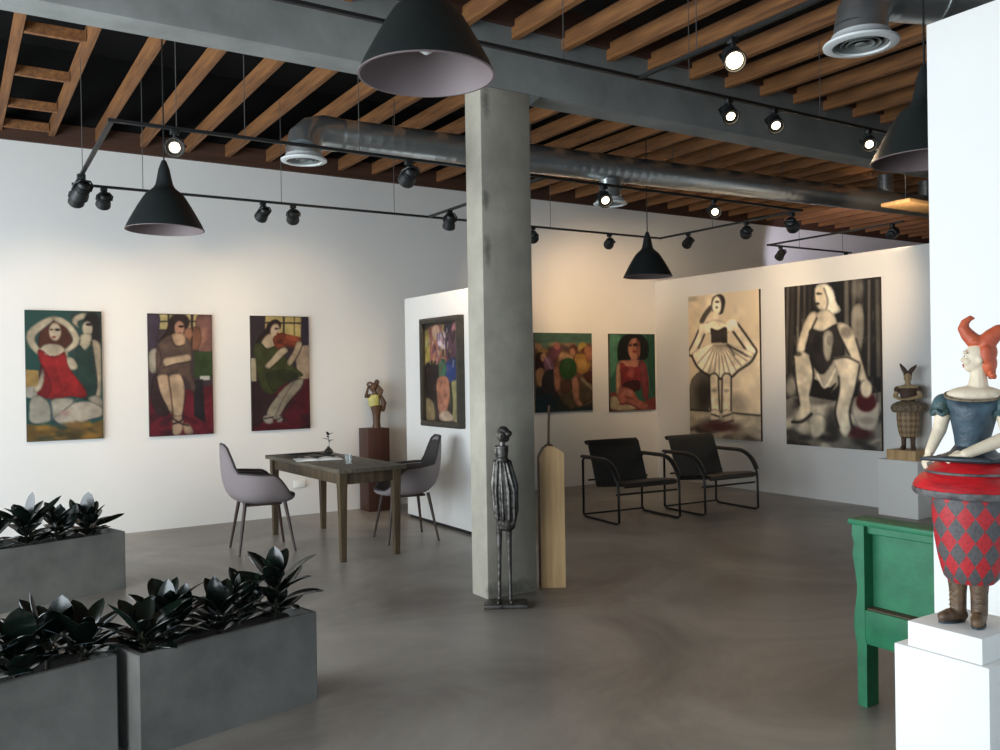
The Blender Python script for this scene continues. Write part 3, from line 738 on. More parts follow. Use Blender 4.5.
# ------------------------------------------------------------------ pedestals
def pedestal(name, label, x0, x1, y0, y1, h, material, base=None):
    mb = MB(); mb.box(((x0+x1)/2, (y0+y1)/2, h/2), (x1-x0, y1-y0, h), bev=0.003)
    o = mb.build(name, material, None)
    me = o.data
    c = Vector(((x0+x1)/2, (y0+y1)/2, 0)); me.transform(Matrix.Translation(-c)); o.location = c
    return tag(o, label, 'pedestal')
pedestal('pedestal', 'white pedestal carrying the large red haired figure, lower right corner', 2.435, 2.745, 1.315, 1.603, 0.70, MT['white'])
sl = MB().box((0, 0, 0.0375), (0.265, 0.225, 0.075), bev=0.002).build('plinth_block', MT['white'], None)
put(sl, 'white block between the pedestal and the large red haired figure', 'plinth', (2.575, 1.45, 0.7005))
pedestal('pedestal', 'low white pedestal under the small horned figure by the right wall', 8.16, 8.53, 5.09, 5.53, 0.58, MT['white'])
sl = MB().box((0, 0, 0.05), (0.28, 0.32, 0.10), bev=0.003).build('plinth_block', MT['blond'], None)
put(sl, 'pale wooden block under the small horned figure by the right wall', 'plinth', (8.33, 5.29, 0.5805))
pedestal('pedestal', 'dark reddish brown wooden pedestal in the corner behind the table', 3.94, 4.205, 8.97, 9.22, 0.93, MT['mahog'])
# ------------------------------------------------------------------ clay figures
class PantUV:
    def __init__(s, N, hz): s.N = N; s.hz = hz; s.period = N*sqrt(2)
    def __call__(s, c): return (atan2(c.y, c.x-s.cx)/(2*pi)*s.N*sqrt(2), c.z/s.hz*sqrt(2))
    cx = 0.0
def rot_to(d): return Vector(d).to_track_quat('Z', 'Y').to_matrix().to_4x4()

# large figure, seen with +X to the viewer's right and -Y towards the viewer
px, py, pz = 2.575, 1.44, 0.776
fg = thing('clay_figure', 'large painted clay woman with orange horned hair and red skirt on the white pedestal', 'sculpture', (px, py, pz), facing(px, py))
b = MB()
# head, neck, shoulders, chest and arms as one body
b.ell((0.022, -0.002, 0.797), (0.033, 0.029, 0.040)); b.ell((0.012, -0.004, 0.778), (0.026, 0.022, 0.028)); b.ell((0.003, -0.005, 0.762), (0.014, 0.014, 0.012))
b.ell((-0.010, -0.006, 0.786), (0.007, 0.006, 0.010)); b.cap((-0.006, -0.005, 0.800), (-0.0165, -0.006, 0.786), 0.004, 0.006)
b.ell((-0.008, -0.006, 0.7715), (0.008, 0.010, 0.004)); b.ell((-0.007, -0.006, 0.766), (0.008, 0.009, 0.004))
b.ell((-0.002, -0.018, 0.782), (0.012, 0.010, 0.012)); b.ell((0.030, -0.030, 0.785), (0.008, 0.005, 0.012))
b.ell((-0.006, -0.010, 0.809), (0.010, 0.016, 0.006))
b.chain([(0.024, 0.004, 0.775), (0.026, 0.004, 0.735), (0.024, 0.004, 0.700)], [0.023, 0.023, 0.030])
b.ell((0.016, 0.0, 0.680), (0.080, 0.042, 0.030)); b.ell((0.010, -0.006, 0.655), (0.054, 0.034, 0.040))
b.chain([(0.012, 0.0, 0.65), (0.008, 0.0, 0.56), (0.008, 0, 0.50)], [0.04, 0.036, 0.036])
hands = {}
def arm(sh, el, wr, r=(0.024, 0.020, 0.014)):
    b.chain([sh, el, wr], r)
    return Vector(wr)
w1 = arm((-0.062, 0.0, 0.655), (-0.080, -0.004, 0.575), (-0.106, -0.035, 0.512))
w2 = arm((0.085, -0.020, 0.655), (0.105, -0.060, 0.565), (-0.010, -0.098, 0.513), (0.026, 0.022, 0.015))
def hand(mb, wr, d, n, s=1.0, thumb=1):
    """palm and five bent fingers; d along the hand, n the back of the hand"""
    wr = Vector(wr); d = Vector(d).normalized(); n = Vector(n); n = (n-d*n.dot(d)).normalized(); sd = d.cross(n)
    pc = wr+d*0.016*s
    R = Matrix((sd, d, n)).transposed().to_4x4()
    mb.ell(pc, (0.0135*s, 0.019*s, 0.008*s), rot=R, n=12)
    for k, (o, l) in enumerate(((-0.0105, 0.020), (-0.0035, 0.025), (0.0035, 0.024), (0.0105, 0.019))):
        p0 = pc+sd*o*s+d*0.013*s; p1 = p0+d*l*0.55*s-n*0.003*s; p2 = p1+d*l*0.4*s-n*0.009*s
        mb.chain([p0, p1, p2], [0.0040*s, 0.0036*s, 0.0030*s], 8)
    p0 = wr+sd*thumb*0.010*s+d*0.008*s; p1 = p0+sd*thumb*0.009*s+d*0.010*s; p2 = p1+d*0.012*s-n*0.004*s
    mb.chain([p0, p1, p2], [0.0048*s, 0.0042*s, 0.0034*s], 8)
hand(b, w1, (-0.35, -0.3, -0.7), (-0.7, -0.4, 0.5), 1.0, -1)
hand(b, w2, (-1, -0.05, -0.25), (0, -0.5, 0.8), 1.05, 1)
remesh(b.build('figure_body', MT['skin'], fg), 0.0028, 3)
# painted features
e = MB(); e.ell((-0.0065, -0.017, 0.7975), (0.0045, 0.006, 0.0036), n=12); e.ell((-0.0035, 0.012, 0.7975), (0.0045, 0.006, 0.0036), n=12); e.build('eye', MT['eyew'], fg)
e = MB(); e.ell((-0.0100, -0.0185, 0.7975), (0.0022, 0.0028, 0.0028), n=10); e.ell((-0.0075, 0.0135, 0.7975), (0.0022, 0.0028, 0.0028), n=10); e.build('pupil', MT['eyed'], fg)
e = MB(); e.tube([(-0.011, -0.012, 0.806), (-0.008, -0.020, 0.8075), (-0.001, -0.026, 0.806)], 0.0014, 6); e.build('eyebrow', MT['eyed'], fg)
e = MB(); e.ell((-0.0135, -0.007, 0.7715), (0.0038, 0.008, 0.0028), n=10); e.ell((-0.0125, -0.007, 0.7668), (0.0036, 0.007, 0.0028), n=10); e.build('lips', MT['lips'], fg)
h = MB()
h.ell((0.046, 0.002, 0.808), (0.031, 0.034, 0.036)); h.ell((0.052, 0.004, 0.775), (0.024, 0.032, 0.034)); h.ell((0.058, 0.004, 0.748), (0.014, 0.022, 0.016))
h.ell((0.022, 0.0, 0.838), (0.026, 0.028, 0.014)); h.ell((0.046, -0.026, 0.802), (0.016, 0.010, 0.028)); h.ell((0.040, 0.028, 0.80), (0.018, 0.010, 0.03))
h.chain([(0.016, 0, 0.842), (0.000, 0, 0.860), (-0.012, 0, 0.880), (-0.008, 0, 0.898), (0.006, 0, 0.911), (0.016, 0, 0.910)], [0.023, 0.020, 0.016, 0.012, 0.008, 0.004])
h.chain([(0.046, 0.0, 0.835), (0.060, 0, 0.852), (0.078, 0, 0.868), (0.100, 0, 0.880), (0.118, 0, 0.898)], [0.028, 0.025, 0.021, 0.014, 0.005])
for k in range(7): h.ell((0.062+0.004*sin(k), -0.024+0.009*k, 0.738+0.003*cos(2*k)), 0.009, n=8)
remesh(h.build('hair', MT['hair'], fg), 0.003, 3)
bd = MB()
def ring(cx, cy, rx, ry, z, n=28, tilt=0.0, ph=None):
    return [Vector((cx+rx*cos(2*pi*k/n), cy+ry*sin(2*pi*k/n)*(1.18 if sin(2*pi*k/n) < 0 and 0.60 < z < 0.68 else 1), z - tilt*(-sin(2*pi*k/n)) if tilt else z)) for k in range(n)]
bd.loft([ring(0.008, 0, 0.052, 0.046, 0.485), ring(0.008, 0, 0.046, 0.041, 0.520), ring(0.008, -0.002, 0.050, 0.043, 0.56), ring(0.010, -0.006, 0.060, 0.050, 0.605), ring(0.012, -0.008, 0.069, 0.055, 0.640), ring(0.014, -0.006, 0.078, 0.053, 0.664, tilt=0.010), ring(0.014, -0.005, 0.080, 0.050, 0.680, tilt=0.016), ring(0.014, -0.005, 0.074, 0.045, 0.680, tilt=0.016), ring(0.012, -0.005, 0.060, 0.040, 0.66)])
bd.build('bodice', MT['bodice'], fg)
tr_ = MB(); tr_.tube([(0.014+0.079*cos(2*pi*k/32), -0.005+0.052*sin(2*pi*k/32), 0.682+0.016*sin(2*pi*k/32)) for k in range(32)], 0.0045, 6, closed=True); tr_.build('neckline_trim', MT['tanr'], fg)
for nm, c, r, d in (('sleeve', (-0.072, -0.002, 0.652), (0.027, 0.028, 0.034), (0.25, 0, 1)), ('sleeve', (0.092, -0.026, 0.648), (0.030, 0.032, 0.036), (-0.25, 0.3, 1))):
    s_ = MB(); s_.ell(c, r, n=18, rot=rot_to(d)); s_.tube([Vector(c)+Vector((r[0]*1.0*cos(a), r[1]*1.0*sin(a), -0.022+0.006*sin(5*a))) for a in [2*pi*k/24 for k in range(24)]], 0.008, 6, closed=True)
    s_.build(nm, MT['sleeve'], fg)
wv = lambda A, N: (lambda a, z: 1+A*sin(N*a))
MB().lathe([(0.050, 0.530), (0.062, 0.512), (0.080, 0.503), (0.098, 0.498), (0.102, 0.490), (0.09, 0.484), (0.05, 0.484)], 48, (0.010, 0, 0), sx=1.0, wob=wv(0.02, 9)).build('peplum', MT['teal'], fg)
bk = MB(); bk.tube([(-0.128, -0.055, 0.492), (-0.10, -0.085, 0.497), (-0.03, -0.118, 0.498), (0.05, -0.11, 0.496)], [0.007, 0.012, 0.013, 0.010], 10, flat=(0.7, 1)); bk.build('sash', MT['teal'], fg)
MB().lathe([(0.07, 0.490), (0.090, 0.486), (0.108, 0.472), (0.126, 0.456), (0.124, 0.450), (0.142, 0.438), (0.154, 0.424), (0.160, 0.410), (0.156, 0.400), (0.09, 0.400)], 56, (0.004, 0, 0)).build('skirt', MT['redsk'], fg)
MB().lathe([(0.150, 0.412), (0.160, 0.404), (0.161, 0.396), (0.156, 0.386), (0.140, 0.382), (0.09, 0.385), (0.06, 0.392)], 64, (0.004, 0, 0), wob=wv(0.012, 22)).build('skirt_hem', MT['greyrim'], fg)
stp = MB(); stp.tube([(0.004+0.125*cos(a), 0.125*sin(a), 0.4545) for a in [2*pi*k/48 for k in range(48)]], 0.0042, 6, closed=True); stp.build('skirt_band', MT['greyrim'], fg)
uvf = PantUV(11, 0.072)
MB().lathe([(0.06, 0.395), (0.100, 0.392), (0.106, 0.36), (0.104, 0.31), (0.098, 0.25), (0.090, 0.20), (0.082, 0.165), (0.074, 0.138), (0.060, 0.122), (0.02, 0.118)], 66, (0, 0, 0), sy=0.85).build('harlequin_trousers', MT['harl'], fg, uv=uvf)
def boot(parent, cx, cy, d, name='boot', s=1.0, m_='boots'):
    d = Vector(d).normalized(); mb = MB()
    mb.chain([(cx, cy, 0.135*s), (cx, cy, 0.09*s), (cx, cy, 0.035*s)], [0.029*s, 0.024*s, 0.023*s])
    mb.chain([(cx-d.x*0.010*s, cy-d.y*0.010*s, 0.020*s), (cx+d.x*0.030*s, cy+d.y*0.030*s, 0.020*s), (cx+d.x*0.052*s, cy+d.y*0.052*s, 0.017*s)], [0.020*s, 0.021*s, 0.017*s])
    mb.lathe([(0.031*s, 0.130*s), (0.033*s, 0.138*s), (0.030*s, 0.146*s)], 20, (cx, cy, 0))
    o = remesh(mb.build(name, MT[m_], parent), 0.003*s, 2)
    lc = MB()
    for k in range(6):
        z = (0.05+0.014*k)*s; f = Vector((d.x, d.y, 0)); sd = Vector((-d.y, d.x, 0)); c = Vector((cx, cy, z))
        lc.tube([c+f*0.0235*s-sd*0.009*s, c+f*0.027*s, c+f*0.0235*s+sd*0.009*s], 0.0018*s, 5)
    lc.build('boot_lace', MT['tanr'], o)
    sol = MB(); out = []
    for a in [2*pi*k/20 for k in range(20)]:
        q = Vector((cx, cy, 0))+d*(0.022+0.045*cos(a))*s+Vector((-d.y, d.x, 0))*0.020*sin(a)*s; out.append((q.x, q.y))
    sol.prism(out, lambda x_, y_, z_: (x_, y_, z_), 0.0, 0.007*s); sol.build('boot_sole', MT['teal'], o)
boot(fg, -0.036, 0.0, (-0.75, -0.65, 0)); boot(fg, 0.020, -0.012, (-0.12, -1, 0))

# small horned figure by the right wall
qx, qy, qz = 8.33, 5.29, 0.681
sg = thing('clay_figure', 'small brown clay figure with two upright horns and ruffled skirt on the low pedestal', 'sculpture', (qx, qy, qz), facing(qx, qy))
b = MB()
b.ell((0, 0, 0.745), (0.036, 0.036, 0.050)); b.ell((0, -0.034, 0.738), (0.008, 0.010, 0.014)); b.ell((-0.006, -0.012, 0.712), (0.02, 0.02, 0.018))
b.chain([(0, 0, 0.71), (0, 0, 0.66)], [0.026, 0.03]); b.ell((0, 0, 0.635), (0.095, 0.048, 0.035)); b.ell((0, -0.005, 0.59), (0.07, 0.05, 0.06)); b.ell((0, 0, 0.53), (0.06, 0.045, 0.06))
b.chain([(-0.088, 0, 0.63), (-0.122, -0.01, 0.55), (-0.075, -0.075, 0.520)], [0.026, 0.022, 0.015]); b.chain([(0.088, 0, 0.63), (0.115, -0.02, 0.545), (0.0, -0.085, 0.520)], [0.026, 0.022, 0.015])
hand(b, (-0.075, -0.075, 0.520), (0.8, -0.1, 0.1), (0, -0.4, 1), 1.0, 1); hand(b, (0.0, -0.085, 0.520), (-1, 0, 0.1), (0, -0.4, 1), 1.0, 1)
remesh(b.build('figure_body', MT['tans'], sg), 0.004, 3)
h = MB(); h.ell((0, 0.012, 0.770), (0.042, 0.036, 0.040)); h.ell((0, 0.028, 0.735), (0.040, 0.022, 0.04))
h.chain([(-0.022, 0, 0.795), (-0.040, 0, 0.830), (-0.060, 0, 0.862), (-0.072, 0, 0.885)], [0.024, 0.022, 0.014, 0.005]); h.chain([(0.022, 0, 0.795), (0.044, 0, 0.825), (0.07, 0, 0.850), (0.082, 0, 0.87)], [0.024, 0.022, 0.014, 0.005])
remesh(h.build('horned_hair', MT['tanb'], sg), 0.004, 3)
bd = MB(); bd.loft([ring(0, 0, 0.068, 0.052, 0.49), ring(0, -0.002, 0.072, 0.056, 0.55), ring(0, -0.004, 0.086, 0.060, 0.595), ring(0, -0.004, 0.098, 0.058, 0.625), ring(0, -0.002, 0.090, 0.05, 0.632), ring(0, 0, 0.07, 0.045, 0.62)]); bd.build('bodice', MT['tanb'], sg)
for s in (-1, 1):
    s_ = MB(); s_.ell((s*0.100, 0, 0.615), (0.032, 0.034, 0.036), n=16); s_.build('sleeve', MT['tanb'], sg)
MB().lathe([(0.06, 0.50), (0.10, 0.492), (0.145, 0.465), (0.160, 0.430), (0.150, 0.395), (0.135, 0.382), (0.10, 0.39), (0.06, 0.40)], 72, sy=0.8, wob=wv(0.05, 16)).build('ruffled_skirt', MT['tanr'], sg)
MB().lathe([(0.06, 0.41), (0.108, 0.40), (0.112, 0.33), (0.104, 0.24), (0.092, 0.17), (0.082, 0.135), (0.05, 0.118), (0.02, 0.116)], 56, sy=0.85).build('harlequin_trousers', MT['tanh'], sg, uv=PantUV(12, 0.06))
boot(sg, -0.045, 0, (-0.4, -1, 0), m_='tanb'); boot(sg, 0.040, 0, (0.3, -1, 0), m_='tanb')

# little umber figure on the brown pedestal
ux, uy, uz = 4.07, 9.09, 0.931
ug = thing('clay_figure', 'little umber clay figure in a yellow green top on the reddish brown pedestal', 'sculpture', (ux, uy, uz), facing(ux, uy))
b = MB()
b.ell((-0.005, 0, 0.455), (0.040, 0.036, 0.046)); b.ell((-0.040, -0.004, 0.45), (0.010, 0.008, 0.010)); b.chain([(0.005, 0, 0.43), (0.02, 0, 0.375)], [0.024, 0.03])
b.ell((0.02, 0, 0.345), (0.062, 0.045, 0.05)); b.ell((0.02, 0, 0.28), (0.055, 0.042, 0.05))
b.chain([(-0.03, -0.02, 0.365), (-0.085, -0.05, 0.36), (-0.060, -0.030, 0.455)], [0.022, 0.018, 0.013]); b.chain([(0.065, 0.0, 0.365), (0.095, 0.0, 0.42), (0.045, 0.0, 0.49)], [0.024, 0.019, 0.013])
hand(b, (-0.060, -0.030, 0.455), (0.3, 0.2, 1), (-1, -0.3, 0.2), 0.9, 1); hand(b, (0.045, 0, 0.49), (-0.7, 0, 0.7), (0.6, 0, 0.7), 0.9, 1)
remesh(b.build('figure_body', MT['umber'], ug), 0.004, 3)
h = MB(); h.ell((0.012, 0.004, 0.475), (0.042, 0.040, 0.040)); h.ell((0.040, 0.0, 0.52), (0.028, 0.026, 0.030)); h.tube([(-0.05+0.028*cos(a)+0.012, 0, 0.492+0.024*sin(a)) for a in [2*pi*k/16 for k in range(16)]], 0.012, 8, closed=True)
h.chain([(0.05, 0.01, 0.46), (0.068, 0.01, 0.41), (0.08, 0.012, 0.34)], [0.026, 0.024, 0.018]); remesh(h.build('hair', MT['umber'], ug), 0.004, 3)
bd = MB(); bd.loft([ring(0.005, -0.012, 0.060, 0.046, 0.245), ring(0.004, -0.012, 0.064, 0.05, 0.285), ring(0.004, -0.012, 0.068, 0.052, 0.33), ring(0.006, -0.01, 0.058, 0.044, 0.372), ring(0.01, -0.005, 0.04, 0.03, 0.382)]); bd.build('blouse', MT['yel'], ug)
MB().lathe([(0.044, 0.0), (0.046, 0.02), (0.040, 0.06), (0.042, 0.12), (0.052, 0.19), (0.068, 0.235), (0.074, 0.252), (0.05, 0.258)], 32, (0.03, 0, 0), wob=wv(0.03, 10)).build('long_skirt', MT['umber'], ug)
tl = MB(); tl.ell((0.10, 0.01, 0.225), (0.035, 0.035, 0.045), n=14); tl.chain([(0.09, 0.01, 0.35), (0.115, 0.01, 0.28), (0.105, 0.01, 0.22)], [0.018, 0.03, 0.028]); remesh(tl.build('bustle', MT['umber'], ug), 0.004, 3)

# slender bronze figure in front of the column
zx, zy = 3.085, 4.83
bg_ = thing('bronze_figure', 'tall slender dark bronze standing figure on a thin plate before the concrete column', 'sculpture', (zx, zy, 0), facing(zx, zy))
K = 1.0
MB().box((0.0, 0.0, 0.0125), (0.285, 0.17, 0.025), bev=0.003).build('base_plate', MT['bronze'], bg_)
b = MB()
for s, xx in ((-1, -0.040), (1, 0.034)):
    b.chain([(xx, 0, 0.030), (xx*0.97, 0, 0.18), (xx*0.92, 0.0, 0.32), (xx*0.86, 0, 0.56)], [0.013, 0.013, 0.015, 0.022])
    b.chain([(xx, 0.012, 0.038), (xx+s*0.006, -0.045, 0.034)], [0.014, 0.011])
# coat: narrow shoulders, full hips
def cring(cx, rx, ry, z, n=40, A=0.025): return [Vector((cx+rx*cos(2*pi*k/n)*(1+A*sin(7*2*pi*k/n+z*9)), ry*sin(2*pi*k/n)*(1+A*sin(7*2*pi*k/n+z*9)), z)) for k in range(n)]
b.loft([cring(0.010, 0.040, 0.035, 0.500), cring(0.012, 0.060, 0.048, 0.515), cring(0.014, 0.072, 0.056, 0.58), cring(0.012, 0.083, 0.062, 0.67), cring(0.008, 0.084, 0.062, 0.76), cring(0.002, 0.072, 0.055, 0.85), cring(-0.004, 0.058, 0.045, 0.92), cring(-0.008, 0.046, 0.036, 0.965), cring(-0.010, 0.034, 0.03, 0.985)])
for s in (-1, 1): b.chain([(-0.008+s*0.046, -0.006, 0.95), (0.004+s*0.074, -0.020, 0.80), (0.01+s*0.070, -0.030, 0.64), (0.012+s*0.052, -0.034, 0.56)], [0.018, 0.019, 0.016, 0.012])
for q in (-0.6, -0.2, 0.25, 0.6): b.chain([(-0.008+q*0.05, -0.036, 0.95), (0.008+q*0.10, -0.062, 0.76), (0.012+q*0.09, -0.056, 0.58)], [0.006, 0.010, 0.008], 8)
b.lathe([(0.030, 0.965), (0.040, 0.985), (0.044, 1.02), (0.046, 1.06), (0.040, 1.062), (0.03, 1.03)], 28, (-0.010, 0, 0)); b.box((-0.040, -0.012, 1.03), (0.035, 0.05, 0.055))
b.chain([(-0.008, 0, 1.02), (-0.006, 0, 1.10)], [0.020, 0.020])
b.ell((-0.010, -0.004, 1.130), (0.033, 0.036, 0.044)); b.ell((-0.016, -0.040, 1.125), (0.007, 0.008, 0.010)); b.ell((-0.014, -0.034, 1.108), (0.011, 0.008, 0.004)); b.ell((-0.014, -0.032, 1.142), (0.022, 0.010, 0.005)); b.ell((0.022, -0.008, 1.125), (0.007, 0.009, 0.012))
remesh(b.build('figure_body', MT['bronze'], bg_), 0.0042, 2)
h = MB(); h.ell((0.000, 0.008, 1.153), (0.040, 0.040, 0.036)); h.ell((0.030, 0.004, 1.138), (0.032, 0.034, 0.024)); h.ell((0.020, 0.02, 1.11), (0.024, 0.024, 0.03)); remesh(h.build('cropped_hair', MT['bronze'], bg_), 0.004, 2)
hh = MB(); hand(hh, (-0.035, -0.038, 0.570), (0.6, -0.1, -0.8), (0, -1, 0), 1.0, 1); hand(hh, (0.060, -0.036, 0.565), (-0.5, -0.1, -0.8), (0, -1, 0), 1.0, -1); remesh(hh.build('hand', MT['bronze'], bg_), 0.003, 1)

# tall timber block with a metal rod
wd = thing('timber_sculpture', 'tall blond timber block with rounded shoulders and a thin iron rod on top', 'sculpture', (3.645, 5.075, 0), facing(3.645, 5.075)+radians(8))
out = [(-0.088, 0.0), (0.088, 0.0), (0.088, 0.955), (0.084, 0.968), (0.055, 0.985), (0.02, 1.003), (0.0, 1.01), (-0.03, 1.012), (-0.055, 0.995), (-0.078, 0.955), (-0.088, 0.93)]
MB().prism(out, lambda u_, v_, d: (u_, d, v_), -0.05, 0.05).build('timber_block', MT['blond'], wd, False)
MB().prism([(u_-0.002, v_) for u_, v_ in out[6:]] + [(-0.090, 0.0), (-0.080, 0.0), (-0.080, 0.93)], lambda u_, v_, d: (u_-0.003, d, v_), -0.045, 0.052).build('dark_side', MT['blondd'], wd, False)  # darker strip along the left side of the block
MB().lathe([(0.035, 1.0), (0.03, 1.018), (0.012, 1.025), (0.009, 1.04)], 16, (-0.015, 0, 0)).build('rod_collar', MT['umber'], wd)
MB().tube([(-0.015, 0, 1.0), (-0.012, 0, 1.16), (-0.006, 0, 1.30)], 0.009, 10).build('iron_rod', MT['umber'], wd)
# ------------------------------------------------------------------ paintings
def cat(pts, closed=True, n=6):
    P = np.array(pts, float); N = len(P); out = []
    R = range(N) if closed else range(N-1)
    for i in R:
        if closed: a, b_, c, d = P[i-1], P[i], P[(i+1) % N], P[(i+2) % N]
        else: a, b_, c, d = P[max(i-1, 0)], P[i], P[i+1], P[min(i+2, N-1)]
        for k in range(n):
            t = k/n
            out.append(0.5*((2*b_)+(-a+c)*t+(2*a-5*b_+4*c-d)*t*t+(-a+3*b_-3*c+d)*t**3))
    if not closed: out.append(P[-1])
    return np.array(out)
def parse(s): return [tuple(float(q) for q in p.split(',')) for p in s.split()]

class Art:
    """flat colour shapes laid one over the other on a grid of points, in the sheet's own units"""
    def __init__(s, quad, w, h, bg, step=0.0055, seed=1):
        s.w, s.h = w, h
        s.nu, s.nv = int(w/step)+1, int(h/step)+1
        U, V = np.meshgrid(np.linspace(0, 1, s.nu), np.linspace(0, 1, s.nv))
        q = np.array(quad, float)          # tl tr br bl
        s.X = (1-U)*(1-V)*q[0, 0]+U*(1-V)*q[1, 0]+U*V*q[2, 0]+(1-U)*V*q[3, 0]
        s.Y = (1-U)*(1-V)*q[0, 1]+U*(1-V)*q[1, 1]+U*V*q[2, 1]+(1-U)*V*q[3, 1]
        s.C = np.empty(s.X.shape+(3,)); s.C[:] = bg
        s.rng = np.random.default_rng(seed)
        s.N = s.noise(14); s.N2 = s.noise(40)
    def noise(s, k):
        """smooth value noise over the sheet"""
        a = s.rng.random((k+2, max(3, int(k*s.w/s.h))+2))
        y = np.linspace(0, a.shape[0]-1.001, s.nv); x = np.linspace(0, a.shape[1]-1.001, s.nu)
        yi, xi = y.astype(int), x.astype(int); fy, fx = (y-yi)[:, None], (x-xi)[None]
        fy = fy*fy*(3-2*fy); fx = fx*fx*(3-2*fx)
        return (a[yi][:, xi]*(1-fy)*(1-fx)+a[yi+1][:, xi]*fy*(1-fx)+a[yi][:, xi+1]*(1-fy)*fx+a[yi+1][:, xi+1]*fy*fx)
    def mix(s, m, col, al=1.0, var=0.12):
        c = np.array(col, float)*(1+var*2*(s.N[..., None]-0.5)+var*(s.N2[..., None]-0.5))
        m = (m*al)[..., None]; s.C = s.C*(1-m)+c*m
    def poly(s, pts, col, al=1.0, sm=True, var=0.14):
        p = parse(pts) if isinstance(pts, str) else pts
        p = cat(p) if sm else np.array(p, float)
        x0, y0 = p.min(0); x1, y1 = p.max(0)
        inside = np.zeros(s.X.shape, bool)
        sel = (s.X >= x0) & (s.X <= x1) & (s.Y >= y0) & (s.Y <= y1)
        X, Y = s.X[sel], s.Y[sel]; r = np.zeros(X.shape, bool)
        for i in range(len(p)):
            xa, ya = p[i]; xb, yb = p[i-1]
            if ya == yb: continue
            r ^= ((ya > Y) != (yb > Y)) & (X < (xb-xa)*(Y-ya)/(yb-ya)+xa)
        inside[sel] = r
        k = inside.astype(float); s.mix(k, col, al, var)
        if sm:
            q = k.copy()
            for _ in range(3):
                for ax in (0, 1):
                    q = sum(np.roll(q, j, ax) for j in range(-3, 4))/7
            s.mix(k*np.clip((0.80-q)/0.45, 0, 1), np.array(col, float)*0.36, 0.62, 0.05)
        return s
    def e(s, cx, cy, rx, ry, col, al=1.0, soft=0.25, rot=0):
        dx, dy = s.X-cx, s.Y-cy; c, q = cos(radians(rot)), sin(radians(rot))
        d = np.sqrt(((dx*c+dy*q)/rx)**2+((-dx*q+dy*c)/ry)**2)
        s.mix(np.clip((1+soft/2-d)/max(soft, 1e-3), 0, 1), col, al); return s
    def line(s, pts, wd, col, al=1.0):
        p = parse(pts) if isinstance(pts, str) else pts
        p = cat(p, False) if len(p) > 2 else np.array(p, float)
        D = np.full(s.X.shape, 1e9)
        for a, b_ in zip(p[:-1], p[1:]):
            v = b_-a; L = (v*v).sum()+1e-9
            t = np.clip(((s.X-a[0])*v[0]+(s.Y-a[1])*v[1])/L, 0, 1)
            D = np.minimum(D, np.hypot(s.X-a[0]-t*v[0], s.Y-a[1]-t*v[1]))
        s.mix(np.clip((wd/2+1.5-D)/3, 0, 1), col, al); return s
    def hang(s, label, origin, udir, ndir, depth, group=None, gain=0.86):
        """origin = middle of the sheet's bottom edge on the wall; udir to the right; ndir out of the wall"""
        rz = atan2(udir[1], udir[0])
        t = thing('painting', label, 'painting', origin, rz, group)
        for _ in range(2):
            P = np.pad(s.C, ((1, 1), (1, 1), (0, 0)), 'edge')
            s.C = (P[:-2, 1:-1]+P[2:, 1:-1]+P[1:-1, :-2]+P[1:-1, 2:]+2*P[1:-1, 1:-1])/6
        g = s.C.mean(-1, keepdims=True); s.C = (s.C*0.88+g*0.12)*gain
        C = np.clip(s.C, 0, 255)/255; C = np.where(C <= 0.04045, C/12.92, ((C+0.055)/1.055)**2.4)
        nu, nv = s.nu, s.nv
        me = bpy.data.meshes.new('painted_canvas')
        V = [(-s.w/2+s.w*i/(nu-1), -depth-0.001, s.h-s.h*j/(nv-1)) for j in range(nv) for i in range(nu)]
        F = [(j*nu+i, (j+1)*nu+i, (j+1)*nu+i+1, j*nu+i+1) for j in range(nv-1) for i in range(nu-1)]
        me.from_pydata(V, [], F)
        at = me.color_attributes.new('paint', 'FLOAT_COLOR', 'POINT')
        at.data.foreach_set('color', np.concatenate([C.reshape(-1, 3), np.ones((nu*nv, 1))], 1).astype(np.float32).ravel())
        me.materials.append(MT['paint'])
        o = bpy.data.objects.new('painted_canvas', me); COL.objects.link(o); o.parent = t
        MB().box((0, -depth/2, s.h/2), (s.w, depth-0.002, s.h), bev=0.003).build('stretcher', MT['canvas'], t)
        return t
def noise_bands(a, y0, y1, cols, k=9):
    for i in range(k):
        a.e(a.rng.uniform(a.X.min(), a.X.max()), a.rng.uniform(y0, y1), a.rng.uniform(20, 60), a.rng.uniform(8, 22), cols[i % len(cols)], 0.7, 0.8, a.rng.uniform(-30, 30))
WALL = dict(udir=(1, 0, 0), ndir=(0, -1, 0), depth=0.035, gain=0.76)

# 1: bather in red
a = Art([(77, 55), (457, 55), (457, 697), (77, 697)], 0.66, 1.24, (34, 84, 78), seed=1)
SK = (214, 196, 162)
a.poly('77,345 140,350 135,440 77,440', (178, 140, 74), sm=False).poly('77,430 140,425 140,490 77,480', (186, 180, 164), sm=False)
a.poly('300,60 457,60 457,400 300,300', (42, 70, 66), sm=False)
a.poly('305,110 330,75 380,65 375,90 335,110 340,140', SK).e(408, 112, 42, 52, (24, 24, 28)).e(430, 180, 24, 60, (28, 28, 30)).e(384, 142, 26, 36, (200, 184, 152)).e(392, 122, 16, 7, (30, 26, 28)).poly('350,175 400,170 400,215 370,250 345,240', (206, 190, 156))
a.poly('325,240 350,230 372,262 395,250 400,205 415,215 428,300 428,470 350,495 325,390', (38, 66, 58))
a.poly('403,205 438,208 452,260 450,420 440,500 412,492 425,420 412,300', (196, 176, 144)).line('404,210 416,300 428,420 414,488', 6, (30, 40, 44))
a.poly('150,160 175,118 215,100 262,105 298,150 306,215 270,250 200,262 140,232', (88, 42, 28))
a.poly('175,222 245,225 285,268 255,290 150,285 140,255', SK)
